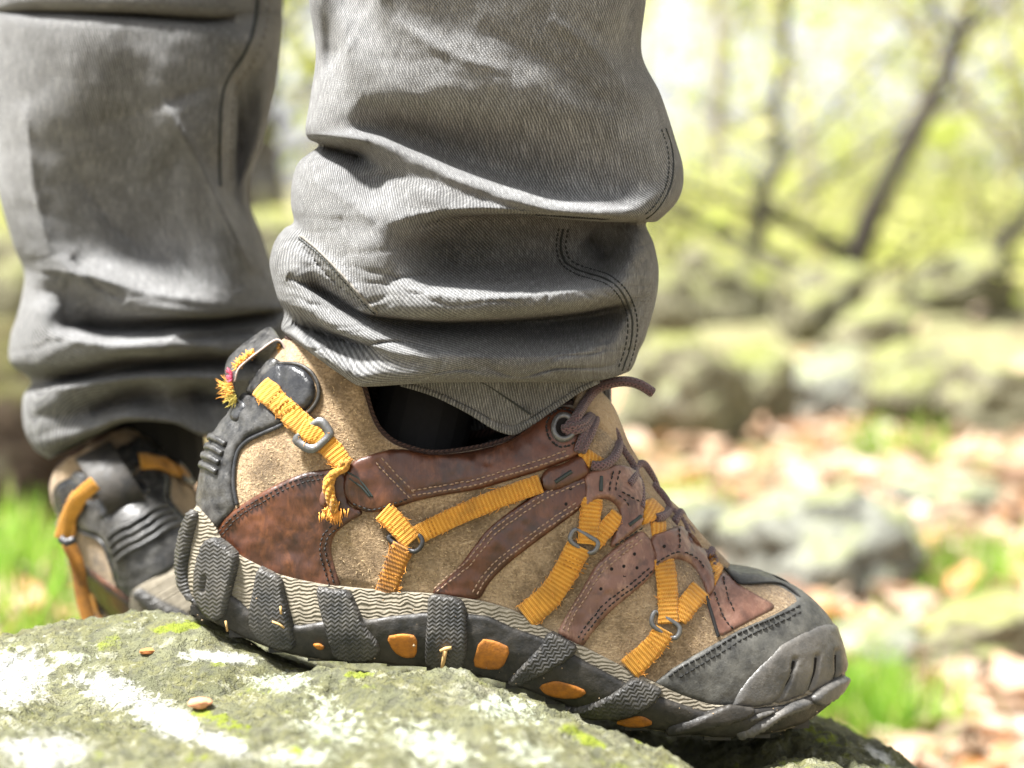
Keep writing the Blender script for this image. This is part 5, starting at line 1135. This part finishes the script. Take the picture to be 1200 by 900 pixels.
# the legs inside: one continuous body, socks on
bm = bmesh.new(); pv = []
def lm(px, py, Y): return Vector(P(px, py, Y)-ORG[person])
nodes = [lm(360, -900, .10), lm(560, -850, .02), lm(560, -300, .02), lm(545, 180, .022), lm(510, 430, .018), lm(470, 600, .0), lm(640, 690, .0),
         lm(160, -850, .215), lm(155, -300, .215), lm(150, 150, .222), lm(165, 430, .222), lm(190, 590, .24)]
vs = [bm.verts.new(c) for c in nodes]
for a, c in ((0, 1), (1, 2), (2, 3), (3, 4), (4, 5), (5, 6), (0, 7), (7, 8), (8, 9), (9, 10), (10, 11)): bm.edges.new((vs[a], vs[c]))
me = bpy.data.meshes.new('body'); bm.to_mesh(me); bm.free(); body = bpy.data.objects.new('body', me); COL.objects.link(body); body.parent = person
sk = body.modifiers.new('skin', 'SKIN'); body.modifiers.new('sub', 'SUBSURF').render_levels = 2
for v, r_ in zip(me.skin_vertices[0].data, (.07, .058, .040, .026, .022, .026, .024, .055, .036, .026, .032, .03)): v.radius = (r_, r_)
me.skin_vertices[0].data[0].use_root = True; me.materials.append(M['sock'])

# ---------------------------------------------------------------- the other shoe: mirrored copy, toe turned away, tipped on the rock's edge
far = bpy.data.objects.new('hiking_shoe', None); COL.objects.link(far)
tag(far, 'blurred hiking shoe farther back at the left, its heel and black loop facing the viewer', 'shoe', 'pair of hiking shoes')
skip = set(frayed)|set(tail)|set(laces[:1])
def copy_tree(o, parent):
    if o in skip: return
    c = o.copy(); COL.objects.link(c); c.parent = parent; c.matrix_parent_inverse = Matrix.Identity(4)
    for ch in o.children: copy_tree(ch, c)
for ch in list(shoe.children): copy_tree(ch, far)
H0 = Vector(P(250, 590, 0)-ORG[shoe])                     # a point at the heel of the near shoe, in its own frame
HT = Vector(P(194, 668, .150))                            # where that heel is on the far shoe
rot = Matrix.Rotation(R(-30), 4, 'Y') @ Matrix.Rotation(R(104), 4, 'Z') @ Matrix.Rotation(R(-2), 4, 'Y')
mir = Matrix.Diagonal((1, -1, 1, 1))
far.matrix_world = Matrix.Translation(HT) @ rot @ mir @ Matrix.Translation(-H0)
ORG[far] = np.zeros(3)
def far_local(p): return (far.matrix_world.inverted() @ Vector(p))
# its whole black pull loop, in the far shoe's frame (near-shoe coordinates)
def far_tape(line, hw, mat, th, name):
    p = resample(catmull(line, 8), 2.5); T = np.gradient(p, axis=0); T /= np.linalg.norm(T, axis=1)[:, None]; N = np.stack([-T[:, 1], T[:, 0]], 1); V, UV = [], []
    prof = [(-1, -.5), (-.92, -1), (0, -1.1), (.92, -1), (1, -.5), (1, .5), (.92, 1), (0, 1.1), (-.92, 1), (-1, .5)]
    for i in range(len(p)):
        for a, c in prof:
            q = p[i]+N[i]*c*th/2; V.append(P(q[0], q[1], a*hw*K)-ORG[shoe]); UV.append((i*2.5, a*hw))
    return recalc(mk(name, V, grid_faces(len(p), 10, True).tolist()+[list(range(10)), [(len(p)-1)*10+k for k in range(10)]], mat, far, UV))
far_tape([(277, 500), (264, 484), (262, 462), (270, 440), (284, 424), (300, 412), (316, 404), (328, 408), (332, 424)], 27, M['rubber'], 4, 'pull_loop')

def far_strap(name, line, w, mat, th=1.6):
    p = resample(catmull(line, 8), 2.5); T = np.gradient(p[:, :2], axis=0); T /= np.linalg.norm(T, axis=1)[:, None]; N = np.stack([-T[:, 1], T[:, 0]], 1); V, UV = [], []
    for i in range(len(p)):
        for a, c in ((-1, 0), (-.9, -1), (.9, -1), (1, 0), (.9, 1), (-.9, 1)):
            q = p[i, :2]+N[i]*a*w/2; V.append(far_local(P(q[0], q[1], p[i, 2]+c*th/2*K))); UV.append((i*2.5, a*w/2))
    return recalc(mk(name, V, grid_faces(len(p), 6, True).tolist()+[list(range(6)), [(len(p)-1)*6+k for k in range(6)]], M[mat], far, UV))
far_strap('heel_strap', [(112, 566, .118), (94, 582, .122), (80, 606, .128), (72, 632, .130)], 18, 'webbing')
far_strap('strap_ring', [(70, 630, .127), (78, 636, .125), (88, 632, .126)], 9, 'metal_dark', 8)
far_strap('anchor_strap', [(80, 636, .130), (90, 660, .130), (97, 700, .130), (108, 742, .130)], 17, 'webbing_dirty')
